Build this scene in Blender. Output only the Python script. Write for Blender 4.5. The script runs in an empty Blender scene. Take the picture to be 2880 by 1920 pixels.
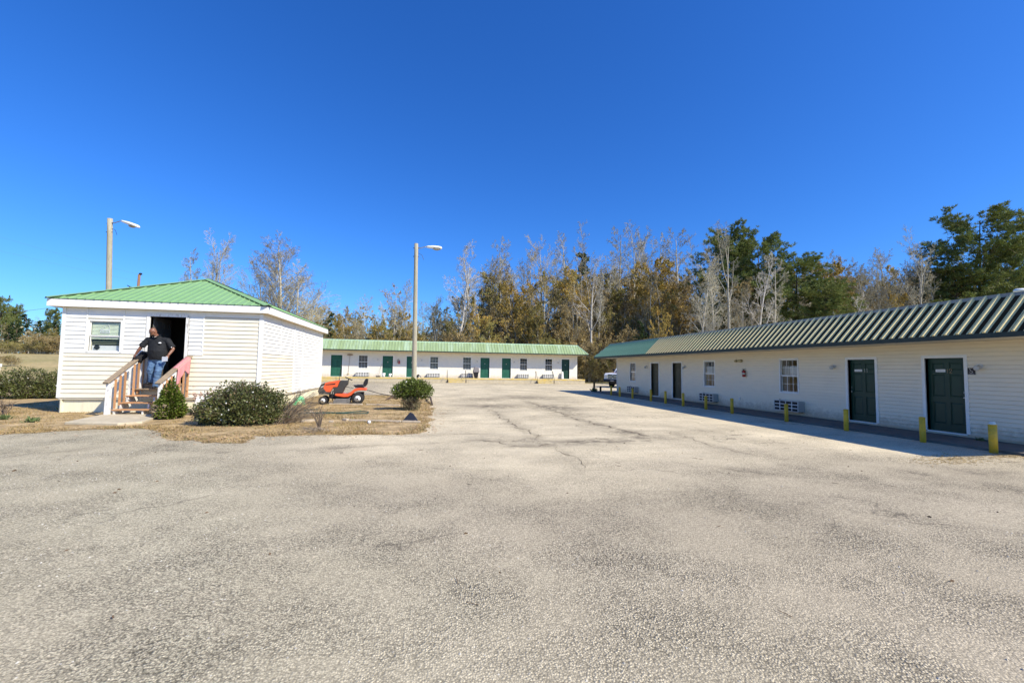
import bpy, bmesh, math, random
import numpy as np
from mathutils import Vector, Matrix, noise
from mathutils.geometry import delaunay_2d_cdt

sc = bpy.context.scene
col = sc.collection
R = math.radians

# ------------------------------------------------------------------ camera
F_PX, PSI, TH, ROLL, CZ = 1250.0, R(10.8), math.atan(76.6 / 1250), 0.015, 1.55
_r = np.array([math.cos(PSI), -math.sin(PSI), 0.0])
_f = np.array([math.sin(PSI) * math.cos(TH), math.cos(PSI) * math.cos(TH), math.sin(TH)])
_u = np.cross(_r, _f)
CR = _r * math.cos(ROLL) + _u * math.sin(ROLL)
CU = -_r * math.sin(ROLL) + _u * math.cos(ROLL)
CC = np.array([0, 0, CZ])
cam_d = bpy.data.cameras.new('camera')
cam_d.sensor_width = 36.0
cam_d.lens = 36.0 * F_PX / 2880.0
cam_d.clip_start, cam_d.clip_end = 0.05, 3000
cam = bpy.data.objects.new('camera', cam_d)
col.objects.link(cam)
cam.matrix_world = Matrix(((CR[0], CU[0], -_f[0], 0), (CR[1], CU[1], -_f[1], 0), (CR[2], CU[2], -_f[2], CZ), (0, 0, 0, 1)))
sc.camera = cam


def ray(x, y): return _f + CR * (x - 1440) / F_PX - CU * (y - 960) / F_PX
def G(x, y, z=0.0):
    d = ray(x, y); return CC + d * (z - CZ) / d[2]
def PX(x, y, v):
    d = ray(x, y); return CC + d * v / d[0]
def PY(x, y, v):
    d = ray(x, y); return CC + d * v / d[1]


# ------------------------------------------------------------------ sky, sun, exposure
SUN = Vector((0.90, -0.75, 1.0)).normalized()
w = bpy.data.worlds.new('World'); sc.world = w; w.use_nodes = True
nt = w.node_tree; nt.nodes.clear()
sky = nt.nodes.new('ShaderNodeTexSky'); sky.sky_type = 'NISHITA'; sky.sun_disc = False
sky.sun_elevation = math.asin(SUN.z)
sky.sun_rotation = math.atan2(SUN.x, SUN.y)
sky.altitude = 0; sky.air_density = 1.0; sky.dust_density = 0.6; sky.ozone_density = 3.0
gam = nt.nodes.new('ShaderNodeGamma'); gam.inputs[1].default_value = 1.0
hs = nt.nodes.new('ShaderNodeHueSaturation'); hs.inputs['Saturation'].default_value = 1.25; hs.inputs['Value'].default_value = 1.0
bg = nt.nodes.new('ShaderNodeBackground'); bg.inputs[1].default_value = 0.095
wo = nt.nodes.new('ShaderNodeOutputWorld')
nt.links.new(sky.outputs[0], gam.inputs[0]); nt.links.new(gam.outputs[0], hs.inputs['Color'])
tint = nt.nodes.new('ShaderNodeMix'); tint.data_type = 'RGBA'; tint.blend_type = 'MULTIPLY'; tint.inputs[0].default_value = 1.0
tint.inputs[7].default_value = (.54, .96, 1.57, 1)
nt.links.new(hs.outputs[0], tint.inputs[6]); nt.links.new(tint.outputs[2], bg.inputs[0]); nt.links.new(bg.outputs[0], wo.inputs[0])
sd = bpy.data.lights.new('sun', 'SUN'); sd.energy = 5.0; sd.angle = R(0.53); sd.color = (1.0, 0.92, 0.77)
so = bpy.data.objects.new('sun', sd); col.objects.link(so)
so.rotation_euler = SUN.to_track_quat('Z', 'Y').to_euler(); so.location = (30, -30, 40)
sc.view_settings.view_transform = 'Standard'; sc.view_settings.look = 'None'
sc.view_settings.exposure = 0.45; sc.view_settings.gamma = 1.0
sc.view_settings.use_curve_mapping = False
sc.render.engine = 'CYCLES'
sc.cycles.use_denoising = True
sc.cycles.max_bounces = 6; sc.cycles.diffuse_bounces = 3; sc.cycles.transparent_max_bounces = 8
sc.cycles.sample_clamp_indirect = 6.0
sc.render.film_transparent = False


# ------------------------------------------------------------------ helpers
def tag(o, label=None, cat=None, group=None, kind=None):
    if label: o['label'] = label
    if cat: o['category'] = cat
    if group: o['group'] = group
    if kind: o['kind'] = kind
    return o


def empty(name, loc=(0, 0, 0), label=None, cat=None, group=None):
    o = bpy.data.objects.new(name, None); col.objects.link(o); o.location = loc
    o.empty_display_size = 0.1
    return tag(o, label, cat, group)


def rootloc(o):
    while o.parent: o = o.parent
    return Vector(o.location)


class Fr:
    """a wall: origin, u along it, n outwards"""
    def __init__(s, o, u, n):
        s.o, s.u, s.n = Vector(o), Vector(u), Vector(n)
    def P(s, u, o, z): return s.o + s.u * u + s.n * o + Vector((0, 0, z))


class MB:
    def __init__(s): s.v, s.f, s.m = [], [], []; s.mi = 0
    def face(s, idx): s.f.append(idx); s.m.append(s.mi)
    def poly(s, pts):
        b = len(s.v); s.v += [tuple(p) for p in pts]; s.face(tuple(range(b, b + len(pts)))); return s
    def hexa(s, p):
        b = len(s.v); s.v += [tuple(q) for q in p]
        for q in ((0, 3, 2, 1), (4, 5, 6, 7), (0, 1, 5, 4), (1, 2, 6, 5), (2, 3, 7, 6), (3, 0, 4, 7)):
            s.face(tuple(b + i for i in q))
        return s
    def box(s, x0, x1, y0, y1, z0, z1):
        return s.hexa([(x0, y0, z0), (x1, y0, z0), (x1, y1, z0), (x0, y1, z0), (x0, y0, z1), (x1, y0, z1), (x1, y1, z1), (x0, y1, z1)])
    def fbox(s, F, u0, u1, o0, o1, z0, z1):
        P = F.P
        return s.hexa([P(u0, o0, z0), P(u1, o0, z0), P(u1, o1, z0), P(u0, o1, z0), P(u0, o0, z1), P(u1, o0, z1), P(u1, o1, z1), P(u0, o1, z1)])
    def frus(s, F, u0, u1, z0, z1, o0, o1, ins):
        P = F.P
        return s.hexa([P(u0, o0, z0), P(u1, o0, z0), P(u1, o0, z1), P(u0, o0, z1), P(u0 + ins, o1, z0 + ins), P(u1 - ins, o1, z0 + ins), P(u1 - ins, o1, z1 - ins), P(u0 + ins, o1, z1 - ins)])
    def beam(s, a, b, w, h, up=(0, 0, 1)):
        a, b = Vector(a), Vector(b); d = (b - a).normalized()
        x = d.cross(Vector(up)).normalized(); y = x.cross(d).normalized()
        x *= w / 2; y *= h / 2
        return s.hexa([a - x - y, a + x - y, b + x - y, b - x - y, a - x + y, a + x + y, b + x + y, b - x + y])
    def tube(s, pts, rads, n=6, cap=True):
        pts = [Vector(p) for p in pts]
        if not hasattr(rads, '__len__'): rads = [rads] * len(pts)
        b = len(s.v); k = len(pts); xx = None
        for i, p in enumerate(pts):
            d = (pts[min(i + 1, k - 1)] - pts[max(i - 1, 0)])
            d = d.normalized() if d.length > 1e-9 else Vector((0, 0, 1))
            if xx is None: xx = d.orthogonal().normalized()
            else:
                xx = xx - d * xx.dot(d)
                xx = xx.normalized() if xx.length > 1e-6 else d.orthogonal().normalized()
            yy = d.cross(xx); r = rads[i]
            for j in range(n):
                a = 2 * math.pi * j / n
                s.v.append(tuple(p + xx * (math.cos(a) * r) + yy * (math.sin(a) * r)))
        for i in range(k - 1):
            for j in range(n):
                j2 = (j + 1) % n
                s.face((b + i * n + j, b + i * n + j2, b + (i + 1) * n + j2, b + (i + 1) * n + j))
        if cap and n > 2:
            s.face(tuple(b + j for j in reversed(range(n)))); s.face(tuple(b + (k - 1) * n + j for j in range(n)))
        return s
    def loft(s, rings, n=12):
        """rings of (centre, rx, ry) lying flat, or (centre, xaxis, yaxis)"""
        b = len(s.v)
        for c, ax, ay in rings:
            c = Vector(c)
            if not hasattr(ax, '__len__'): ax, ay = Vector((ax, 0, 0)), Vector((0, ay, 0))
            for j in range(n):
                a = 2 * math.pi * j / n
                s.v.append(tuple(c + Vector(ax) * math.cos(a) + Vector(ay) * math.sin(a)))
        k = len(rings)
        for i in range(k - 1):
            for j in range(n):
                j2 = (j + 1) % n
                s.face((b + i * n + j, b + i * n + j2, b + (i + 1) * n + j2, b + (i + 1) * n + j))
        s.face(tuple(b + j for j in reversed(range(n)))); s.face(tuple(b + (k - 1) * n + j for j in range(n)))
        return s
    def prism(s, pts, off):
        pts = [Vector(p) for p in pts]; off = Vector(off); n = len(pts); b = len(s.v)
        s.v += [tuple(p) for p in pts] + [tuple(p + off) for p in pts]
        s.face(tuple(b + i for i in range(n))); s.face(tuple(b + n + i for i in reversed(range(n))))
        for i in range(n):
            j = (i + 1) % n; s.face((b + i, b + n + i, b + n + j, b + j))
        return s
    def ball(s, c, r, n=12, m=8):
        if not hasattr(r, '__len__'): r = (r, r, r)
        c = Vector(c)
        return s.loft([(c + Vector((0, 0, -math.cos(math.pi * i / m) * r[2])), max(1e-4, math.sin(math.pi * i / m)) * r[0], max(1e-4, math.sin(math.pi * i / m)) * r[1]) for i in range(m + 1)], n)
    def mesh(s, name, mats, off=None, smooth=False):
        me = bpy.data.meshes.new(name)
        v = s.v
        if off is not None:
            ox, oy, oz = off; v = [(a - ox, b - oy, c - oz) for a, b, c in v]
        me.from_pydata(v, [], s.f)
        for m in (mats if isinstance(mats, (list, tuple)) else [mats]): me.materials.append(m)
        me.polygons.foreach_set('material_index', s.m)
        if smooth: me.polygons.foreach_set('use_smooth', [True] * len(s.f))
        me.validate(); me.update()
        return me
    def build(s, name, mats, parent=None, origin=None, smooth=False, bevel=0):
        off = rootloc(parent) if parent else Vector(origin if origin is not None else (0, 0, 0))
        o = bpy.data.objects.new(name, s.mesh(name, mats, off, smooth)); col.objects.link(o)
        if bevel or not smooth:
            bm = bmesh.new(); bm.from_mesh(o.data); bmesh.ops.recalc_face_normals(bm, faces=bm.faces); bm.to_mesh(o.data); bm.free()
        if parent: o.parent = parent
        else: o.location = off
        if bevel:
            md = o.modifiers.new('bevel', 'BEVEL'); md.width = bevel; md.segments = 2; md.limit_method = 'ANGLE'
            md.angle_limit = R(35)
        return o


def copy_tree(o, parent=None):
    c = o.copy(); col.objects.link(c); c.parent = parent
    if parent is not None: c.matrix_parent_inverse = o.matrix_parent_inverse
    for ch in list(o.children): copy_tree(ch, c)
    return c


# ------------------------------------------------------------------ materials
MATS = {}
def M(name, c, rough=0.7, var=0.12, scale=6.0, bump=0.0, metal=0.0, spec=0.3, stretch=(1, 1, 1), c2=None, c2amt=0.5, c2scale=1.5,
      detail=6.0, rand=0.0, trans=0.0, bscale=None, contrast=(0.35, 0.65), splash=None):
    if name in MATS: return MATS[name]
    m = bpy.data.materials.new(name); m.use_nodes = True; MATS[name] = m
    t = m.node_tree; N, L = t.nodes, t.links; b = N['Principled BSDF']
    b.inputs['Roughness'].default_value = rough; b.inputs['Metallic'].default_value = metal
    b.inputs['Specular IOR Level'].default_value = spec
    tc = N.new('ShaderNodeTexCoord'); mp = N.new('ShaderNodeMapping'); mp.inputs['Scale'].default_value = stretch
    L.new(tc.outputs['Object'], mp.inputs[0])
    n1 = N.new('ShaderNodeTexNoise'); n1.inputs['Scale'].default_value = scale; n1.inputs['Detail'].default_value = detail
    n1.inputs['Roughness'].default_value = 0.65
    L.new(mp.outputs[0], n1.inputs[0])
    cr = N.new('ShaderNodeMapRange'); cr.inputs[1].default_value = 0.3; cr.inputs[2].default_value = 0.7
    cr.inputs[3].default_value = 1 - var; cr.inputs[4].default_value = 1 + var
    L.new(n1.outputs[0], cr.inputs[0])
    base = N.new('ShaderNodeRGB'); base.outputs[0].default_value = (*c, 1)
    cur = base.outputs[0]
    if c2:
        n2 = N.new('ShaderNodeTexNoise'); n2.inputs['Scale'].default_value = c2scale; n2.inputs['Detail'].default_value = 5
        n2.inputs['Roughness'].default_value = 0.7
        L.new(mp.outputs[0], n2.inputs[0])
        r2 = N.new('ShaderNodeMapRange'); r2.inputs[1].default_value = contrast[0]; r2.inputs[2].default_value = contrast[1]
        r2.inputs[3].default_value = 0; r2.inputs[4].default_value = c2amt
        L.new(n2.outputs[0], r2.inputs[0])
        mx = N.new('ShaderNodeMix'); mx.data_type = 'RGBA'; mx.inputs[7].default_value = (*c2, 1)
        L.new(r2.outputs[0], mx.inputs[0]); L.new(cur, mx.inputs[6]); cur = mx.outputs[2]
    if splash:
        ge = N.new('ShaderNodeNewGeometry'); sx = N.new('ShaderNodeSeparateXYZ'); L.new(ge.outputs['Position'], sx.inputs[0])
        n4 = N.new('ShaderNodeTexNoise'); n4.inputs['Scale'].default_value = 7; n4.inputs['Detail'].default_value = 7; n4.inputs['Roughness'].default_value = .75; L.new(tc.outputs['Object'], n4.inputs[0])
        z1 = N.new('ShaderNodeMapRange'); z1.inputs[1].default_value = splash[3]; z1.inputs[2].default_value = splash[4]; z1.inputs[3].default_value = .38; z1.inputs[4].default_value = -.12; L.new(sx.outputs[2], z1.inputs[0])
        ad = N.new('ShaderNodeMath'); ad.operation = 'ADD'; L.new(z1.outputs[0], ad.inputs[0]); L.new(n4.outputs[0], ad.inputs[1])
        r4 = N.new('ShaderNodeMapRange'); r4.inputs[1].default_value = .52; r4.inputs[2].default_value = .85; r4.inputs[4].default_value = .6; L.new(ad.outputs[0], r4.inputs[0])
        m4 = N.new('ShaderNodeMix'); m4.data_type = 'RGBA'; m4.inputs[7].default_value = (*splash[:3], 1)
        L.new(r4.outputs[0], m4.inputs[0]); L.new(cur, m4.inputs[6]); cur = m4.outputs[2]
    hv = N.new('ShaderNodeHueSaturation'); L.new(cur, hv.inputs['Color']); L.new(cr.outputs[0], hv.inputs['Value'])
    cur = hv.outputs[0]
    if rand:
        oi = N.new('ShaderNodeObjectInfo'); rr = N.new('ShaderNodeMapRange')
        rr.inputs[3].default_value = 1 - rand; rr.inputs[4].default_value = 1 + rand
        L.new(oi.outputs['Random'], rr.inputs[0])
        hv2 = N.new('ShaderNodeHueSaturation'); L.new(cur, hv2.inputs['Color']); L.new(rr.outputs[0], hv2.inputs['Value']); cur = hv2.outputs[0]
    L.new(cur, b.inputs['Base Color'])
    if bump:
        bp = N.new('ShaderNodeBump'); bp.inputs['Strength'].default_value = min(1, bump); bp.inputs['Distance'].default_value = 0.02
        if bscale:
            n3 = N.new('ShaderNodeTexNoise'); n3.inputs['Scale'].default_value = bscale; n3.inputs['Detail'].default_value = 4
            L.new(mp.outputs[0], n3.inputs[0]); L.new(n3.outputs[0], bp.inputs['Height'])
        else: L.new(n1.outputs[0], bp.inputs['Height'])
        L.new(bp.outputs[0], b.inputs['Normal'])
    if trans:
        out = N['Material Output']; tr = N.new('ShaderNodeBsdfTranslucent'); L.new(cur, tr.inputs[0])
        ms = N.new('ShaderNodeMixShader'); ms.inputs[0].default_value = trans
        L.new(b.outputs[0], ms.inputs[1]); L.new(tr.outputs[0], ms.inputs[2]); L.new(ms.outputs[0], out.inputs[0])
    return m


def glass_mat():
    m = bpy.data.materials.new('window_glass'); m.use_nodes = True
    t = m.node_tree; N, L = t.nodes, t.links; N.clear()
    out = N.new('ShaderNodeOutputMaterial'); tr = N.new('ShaderNodeBsdfTransparent'); tr.inputs[0].default_value = (.88, .91, .90, 1)
    gl = N.new('ShaderNodeBsdfGlossy'); gl.inputs['Roughness'].default_value = 0.03
    lw = N.new('ShaderNodeLayerWeight'); lw.inputs[0].default_value = .5
    pw = N.new('ShaderNodeMath'); pw.operation = 'POWER'; pw.inputs[1].default_value = 4.0; L.new(lw.outputs['Facing'], pw.inputs[0])
    mr = N.new('ShaderNodeMapRange'); mr.inputs[3].default_value = 0.05; mr.inputs[4].default_value = .95
    tc = N.new('ShaderNodeTexCoord'); no = N.new('ShaderNodeTexNoise'); no.inputs['Scale'].default_value = 2.2
    bp = N.new('ShaderNodeBump'); bp.inputs['Strength'].default_value = 0.03
    L.new(tc.outputs['Object'], no.inputs[0]); L.new(no.outputs[0], bp.inputs['Height']); L.new(bp.outputs[0], gl.inputs['Normal'])
    ms = N.new('ShaderNodeMixShader')
    L.new(pw.outputs[0], mr.inputs[0]); L.new(mr.outputs[0], ms.inputs[0]); L.new(tr.outputs[0], ms.inputs[1]); L.new(gl.outputs[0], ms.inputs[2])
    L.new(ms.outputs[0], out.inputs[0]); return m


GLASS = glass_mat()
white_siding = M('white_siding', (.81, .80, .74), .55, .05, 3, c2=(.70, .69, .64), c2amt=.35, c2scale=.9, stretch=(1, 1, 3))
cream_siding = M('cream_siding', (.80, .735, .575), .55, .06, 3, c2=(.70, .64, .50), c2amt=.4, c2scale=.8, stretch=(1, 1, 3))
rust_siding = M('clay_splashed_siding', (.78, .73, .60), .6, .08, 4, c2=(.55, .36, .26), c2amt=.8, c2scale=6, contrast=(.5, .68))
wing_siding = M('pale_siding', (.84, .745, .56), .5, .04, 3, c2=(.74, .65, .49), c2amt=.35, c2scale=.7, stretch=(1, .6, 3), splash=(.40, .30, .19, .1, .55))
motel_siding = M('motel_siding', (.82, .76, .63), .55, .04, 3, c2=(.70, .68, .62), c2amt=.3, c2scale=.5, splash=(.45, .36, .25, .5, 1.0))
trim_white = M('white_trim', (.80, .79, .73), .5, .05, 8)
white_paint = M('chalky_white_paint', (.80, .80, .77), .6, .06, 5, c2=(.62, .60, .54), c2amt=.35, c2scale=3)
skirting = M('cream_skirting', (.80, .75, .55), .6, .06, 4, c2=(.66, .60, .42), c2amt=.4, c2scale=1.4, stretch=(6, 6, .6))
green_roof = M('green_metal_roof', (.20, .36, .145), .42, .07, 5, spec=.4, c2=(.25, .41, .19), c2amt=.5, c2scale=.7)
motel_roof = M('streaked_green_roof', (.25, .33, .165), .5, .10, 5, spec=.25, c2=(.40, .52, .38), c2amt=.65, c2scale=.8, stretch=(1.6, .25, .25), contrast=(.48, .66))
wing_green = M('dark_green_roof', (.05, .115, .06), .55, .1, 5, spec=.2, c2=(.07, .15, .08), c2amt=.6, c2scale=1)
wing_shade = M('shade_olive_roof', (.042, .031, .018), .85, .12, 5, spec=.0, c2=(.065, .05, .028), c2amt=.6, c2scale=1.2)  # green roof pans, with the shade between the ribs put into the colour
rib_glare = M('faded_glare_rib', (.88, .73, .36), .65, .10, 6, spec=.05, c2=(.66, .53, .25), c2amt=.5, c2scale=2)  # ribs of faded green paint, sun glare painted in as cream
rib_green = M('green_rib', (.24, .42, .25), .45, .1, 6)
coping_grey = M('grey_coping', (.30, .30, .25), .5, .12, 4, c2=(.2, .2, .17), c2amt=.5)
dark_trim = M('dark_green_trim', (.02, .035, .03), .5, .1)
soffit_m = M('soffit', (.74, .64, .45), .7, .06)
door_green = M('green_door_paint', (.018, .10, .062), .45, .12, 4, c2=(.03, .13, .085), c2amt=.5, c2scale=2)
door_dark = M('dark_green_door_paint', (.014, .048, .032), .4, .12, 4)
door_brown = M('faded_olive_door_paint', (.075, .07, .042), .45, .12, 4)
brass = M('polished_knob', (.75, .72, .62), .25, .05, metal=1.0)
steel = M('dull_steel', (.35, .35, .34), .4, .15, metal=.8)
black_metal = M('black_metal', (.015, .015, .017), .45, .1)
interior = M('dim_interior', (.05, .045, .04), .9, .1)
curtain = M('grey_curtain', (.16, .15, .14), .9, .1, 3, stretch=(8, 8, 1))
blind_m = M('pale_green_blind', (.74, .79, .60), .6, .08)
sheet_white = M('white_cloth', (.74, .74, .72), .8, .06)
ac_case = M('air_conditioner_case', (.42, .42, .40), .5, .08)
ac_white = M('air_conditioner_face', (.72, .71, .67), .5, .06)
ac_dark = M('air_conditioner_core', (.018, .017, .016), .6, .1)
concrete = M('concrete', (.52, .45, .32), .85, .14, 5, bump=.25, c2=(.40, .34, .23), c2amt=.5, c2scale=1.2)
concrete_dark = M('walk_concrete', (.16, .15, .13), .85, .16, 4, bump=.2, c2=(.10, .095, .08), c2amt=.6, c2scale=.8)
yellow_edge = M('yellow_painted_edge', (.66, .47, .10), .65, .15, 6, c2=(.55, .48, .34), c2amt=.7, c2scale=2)
yellow_post = M('yellow_bollard_paint', (.74, .43, .02), .55, .14, 9, c2=(.44, .33, .08), c2amt=.6, c2scale=5, rand=.12)
dark_post = M('creosote_post', (.045, .028, .014), .8, .2, 9)
wood_old = M('weathered_timber', (.33, .25, .16), .85, .22, 7, bump=.3, c2=(.22, .17, .12), c2amt=.6, stretch=(1, 1, 1))
wood_new = M('orange_pine_timber', (.52, .27, .12), .75, .2, 8, bump=.2, c2=(.38, .22, .12), c2amt=.5, stretch=(6, 6, 1), rand=.12)
wood_white = M('peeling_white_timber', (.76, .75, .71), .75, .1, 8, bump=.2, c2=(.36, .33, .29), c2amt=.8, c2scale=6, stretch=(3, 3, .7), contrast=(.52, .62))
pole_wood = M('silver_pole_wood', (.40, .36, .27), .85, .2, 7, bump=.3, c2=(.26, .25, .17), c2amt=.6, c2scale=2.5, stretch=(6, 6, .7))
pole_brown = M('brown_pole_wood', (.22, .12, .07), .85, .2, 7)
lamp_white = M('lamp_housing', (.80, .80, .76), .45, .04)
lamp_lens = M('lamp_lens', (.33, .32, .28), .2, .05)


def asphalt():
    m = bpy.data.materials.new('worn_asphalt'); m.use_nodes = True
    t = m.node_tree; N, L = t.nodes, t.links; b = N['Principled BSDF']
    b.inputs['Roughness'].default_value = .9; b.inputs['Specular IOR Level'].default_value = .2
    tc = N.new('ShaderNodeTexCoord')
    def noise_(s, d=5, r=.6, vec=None, dist=0):
        n = N.new('ShaderNodeTexNoise'); n.inputs['Scale'].default_value = s; n.inputs['Detail'].default_value = d
        n.inputs['Roughness'].default_value = r; n.inputs['Distortion'].default_value = dist
        L.new(vec or tc.outputs['Object'], n.inputs[0]); return n.outputs[0]
    def mr(x, a, b_, c=0., d=1.):
        n = N.new('ShaderNodeMapRange'); n.inputs[1].default_value = a; n.inputs[2].default_value = b_
        n.inputs[3].default_value = c; n.inputs[4].default_value = d; L.new(x, n.inputs[0]); return n.outputs[0]
    def mix(f, a, b_, blend='MIX'):
        n = N.new('ShaderNodeMix'); n.data_type = 'RGBA'; n.blend_type = blend
        if isinstance(f, float): n.inputs[0].default_value = f
        else: L.new(f, n.inputs[0])
        for i, x in ((6, a), (7, b_)):
            if isinstance(x, tuple): n.inputs[i].default_value = (*x, 1)
            else: L.new(x, n.inputs[i])
        return n.outputs[2]
    def math_(op, a, b_):
        n = N.new('ShaderNodeMath'); n.operation = op
        for i, x in enumerate((a, b_)):
            if isinstance(x, (int, float)): n.inputs[i].default_value = x
            else: L.new(x, n.inputs[i])
        return n.outputs[0]
    at = N.new('ShaderNodeAttribute'); at.attribute_name = 'wear'
    sp = N.new('ShaderNodeSeparateColor'); L.new(at.outputs['Color'], sp.inputs[0])
    dust, stain, loose = sp.outputs[0], sp.outputs[1], sp.outputs[2]
    big = noise_(.35, 6, .62)
    mp = N.new('ShaderNodeMapping'); mp.inputs['Scale'].default_value = (.35, 2.2, 1); L.new(tc.outputs['Object'], mp.inputs[0])
    streak = noise_(1.1, 7, .65, mp.outputs[0])
    fine = noise_(38, 4, .7)
    # aggregate stones
    v1 = N.new('ShaderNodeTexVoronoi'); v1.inputs['Scale'].default_value = 76; v1.inputs['Randomness'].default_value = 1
    L.new(tc.outputs['Object'], v1.inputs['Vector'])
    v2 = N.new('ShaderNodeTexVoronoi'); v2.inputs['Scale'].default_value = 150
    L.new(tc.outputs['Object'], v2.inputs['Vector'])
    s1 = N.new('ShaderNodeSeparateColor'); L.new(v1.outputs['Color'], s1.inputs[0])
    s2 = N.new('ShaderNodeSeparateColor'); L.new(v2.outputs['Color'], s2.inputs[0])
    patch = mr(noise_(.9, 4, .6), .38, .66)
    grey = mix(mr(big, .3, .7), (.40, .34, .235), (.475, .405, .285))
    pale = mix(mr(streak, .3, .7), (.64, .54, .355), (.78, .67, .46))
    dustf = math_('MULTIPLY', dust, mr(noise_(.8, 6, .65), .25, .6, .35, 1.0))
    base = mix(dustf, grey, pale)
    gravel = mix(mr(noise_(.6, 4), .3, .7), (.42, .37, .25), (.53, .47, .325))
    base = mix(math_('MULTIPLY', loose, mr(noise_(.5, 5), .3, .6, .5, 1)), base, gravel)
    # stone to stone variation, stronger where the binder has worn away
    amt = math_('MULTIPLY', mr(patch, 0, 1, .42, 1.1), math_('SUBTRACT', 1.0, math_('MULTIPLY', dust, .55)))
    st = mr(s1.outputs[0], 0, 1, .48, 1.52)
    gap = mr(v1.outputs['Distance'], .45, .75, 1.0, .38)
    stone = math_('MULTIPLY', st, gap)
    stone = math_('ADD', math_('MULTIPLY', stone, amt), math_('SUBTRACT', 1.0, amt))
    small = mr(s2.outputs[0], 0, 1, .78, 1.22)
    val = math_('MULTIPLY', stone, math_('MULTIPLY', small, mr(fine, .3, .7, .88, 1.12)))
    hv = N.new('ShaderNodeHueSaturation'); L.new(base, hv.inputs['Color']); L.new(val, hv.inputs['Value'])
    stn = math_('MULTIPLY', stain, mr(noise_(3.6, 9, .75, None, .8), .36, .56))
    colr = mix(stn, hv.outputs[0], (.085, .07, .05))
    # thin brown silt streaks and hair cracks
    sil = math_('MULTIPLY', mr(streak, .60, .72), dust)
    colr = mix(math_('MULTIPLY', sil, .55), colr, (.25, .19, .12))
    vc = N.new('ShaderNodeTexVoronoi'); vc.feature = 'DISTANCE_TO_EDGE'; vc.inputs['Scale'].default_value = .38
    wv = N.new('ShaderNodeVectorMath'); wv.operation = 'ADD'
    nz = N.new('ShaderNodeTexNoise'); nz.inputs['Scale'].default_value = 1.6; nz.inputs['Detail'].default_value = 6
    L.new(tc.outputs['Object'], nz.inputs[0])
    sc_ = N.new('ShaderNodeVectorMath'); sc_.operation = 'SCALE'; sc_.inputs['Scale'].default_value = 1.4
    L.new(nz.outputs['Color'], sc_.inputs[0]); L.new(tc.outputs['Object'], wv.inputs[0]); L.new(sc_.outputs[0], wv.inputs[1])
    L.new(wv.outputs[0], vc.inputs['Vector'])
    crack = math_('MULTIPLY', mr(vc.outputs[0], 0.0, .013, 1, 0), mr(noise_(.45, 3), .46, .6))
    colr = mix(math_('MULTIPLY', crack, .6), colr, (.09, .075, .055))
    L.new(colr, b.inputs['Base Color'])
    h = math_('ADD', math_('MULTIPLY', math_('MULTIPLY', math_('SUBTRACT', 1.0, v1.outputs['Distance']), st), .9),
              math_('ADD', math_('MULTIPLY', fine, .35), math_('MULTIPLY', s2.outputs[1], .25)))
    bp = N.new('ShaderNodeBump'); bp.inputs['Distance'].default_value = .012
    L.new(math_('MULTIPLY', amt, .85), bp.inputs['Strength'])
    L.new(h, bp.inputs['Height']); L.new(bp.outputs[0], b.inputs['Normal'])
    return m


def drygrass(name, a, b_, c_):
    return M(name, a, .95, .28, 14, bump=.6, c2=b_, c2amt=.9, c2scale=1.1, detail=8)


ASPHALT = asphalt()
lawn_m = M('dry_lawn', (.25, .175, .08), .95, .35, 16, bump=.7, c2=(.52, .38, .20), c2amt=.95, c2scale=1.7, detail=8, contrast=(.38, .62))
field_m = M('dry_field', (.33, .26, .13), .95, .25, 3, bump=.5, c2=(.27, .25, .10), c2amt=.9, c2scale=.12, detail=8)
straw_m = M('straw_blades', (.48, .35, .16), .8, .35, 5, c2=(.28, .20, .085), c2amt=.9, c2scale=1.2, trans=.25)
green_blade = M('green_blades', (.13, .19, .05), .7, .3, 5, trans=.25)
leaf_litter = M('leaf_litter', (.42, .25, .12), .8, .35, 9, c2=(.58, .42, .26), c2amt=.8, c2scale=7)
dirt_m = M('dark_silt', (.16, .125, .08), .95, .3, 8, bump=.4)

rnd = random.Random(7)


def fbm(x, y, s=1.0, o=0.0):
    return noise.fractal(Vector((x * s + o, y * s - o * .7, o)), 1.0, 2.0, 4)


# ------------------------------------------------------------------ ground, lot, lawn
CRACKS = [([(1480, 1128), (1520, 1140), (1560, 1156), (1600, 1172), (1660, 1188), (1720, 1203), (1770, 1214), (1830, 1230)], .10),
             ([(1370, 1150), (1405, 1168), (1430, 1183), (1455, 1200), (1480, 1214), (1505, 1222)], .05),
             ([(1475, 1214), (1500, 1223), (1508, 1235)], .07),
             ([(1300, 1243), (1345, 1236), (1400, 1243), (1450, 1254), (1520, 1256), (1580, 1248), (1640, 1236), (1700, 1234), (1760, 1244)], .045),
             ([(900, 1262), (1000, 1256), (1100, 1250), (1200, 1247), (1290, 1240)], .03),
             ([(1210, 1152), (1290, 1154), (1370, 1150)], .035), ([(1300, 1145), (1480, 1150), (1640, 1163)], .03),
             ([(1560, 1255), (1600, 1285), (1640, 1310), (1610, 1322)], .025),
             ([(2040, 1320), (2090, 1325), (2140, 1332)], .05), ([(1250, 1222), (1330, 1220), (1400, 1222)], .02),
             ([(1860, 1210), (1900, 1218), (1960, 1240), (2030, 1262), (2110, 1280)], .03),
             ([(1350, 1128), (1420, 1122), (1500, 1112)], .05), ([(60, 1245), (150, 1240), (230, 1237)], .03), ([(20, 1285), (110, 1276), (220, 1268), (240, 1262)], .025)]


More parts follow.
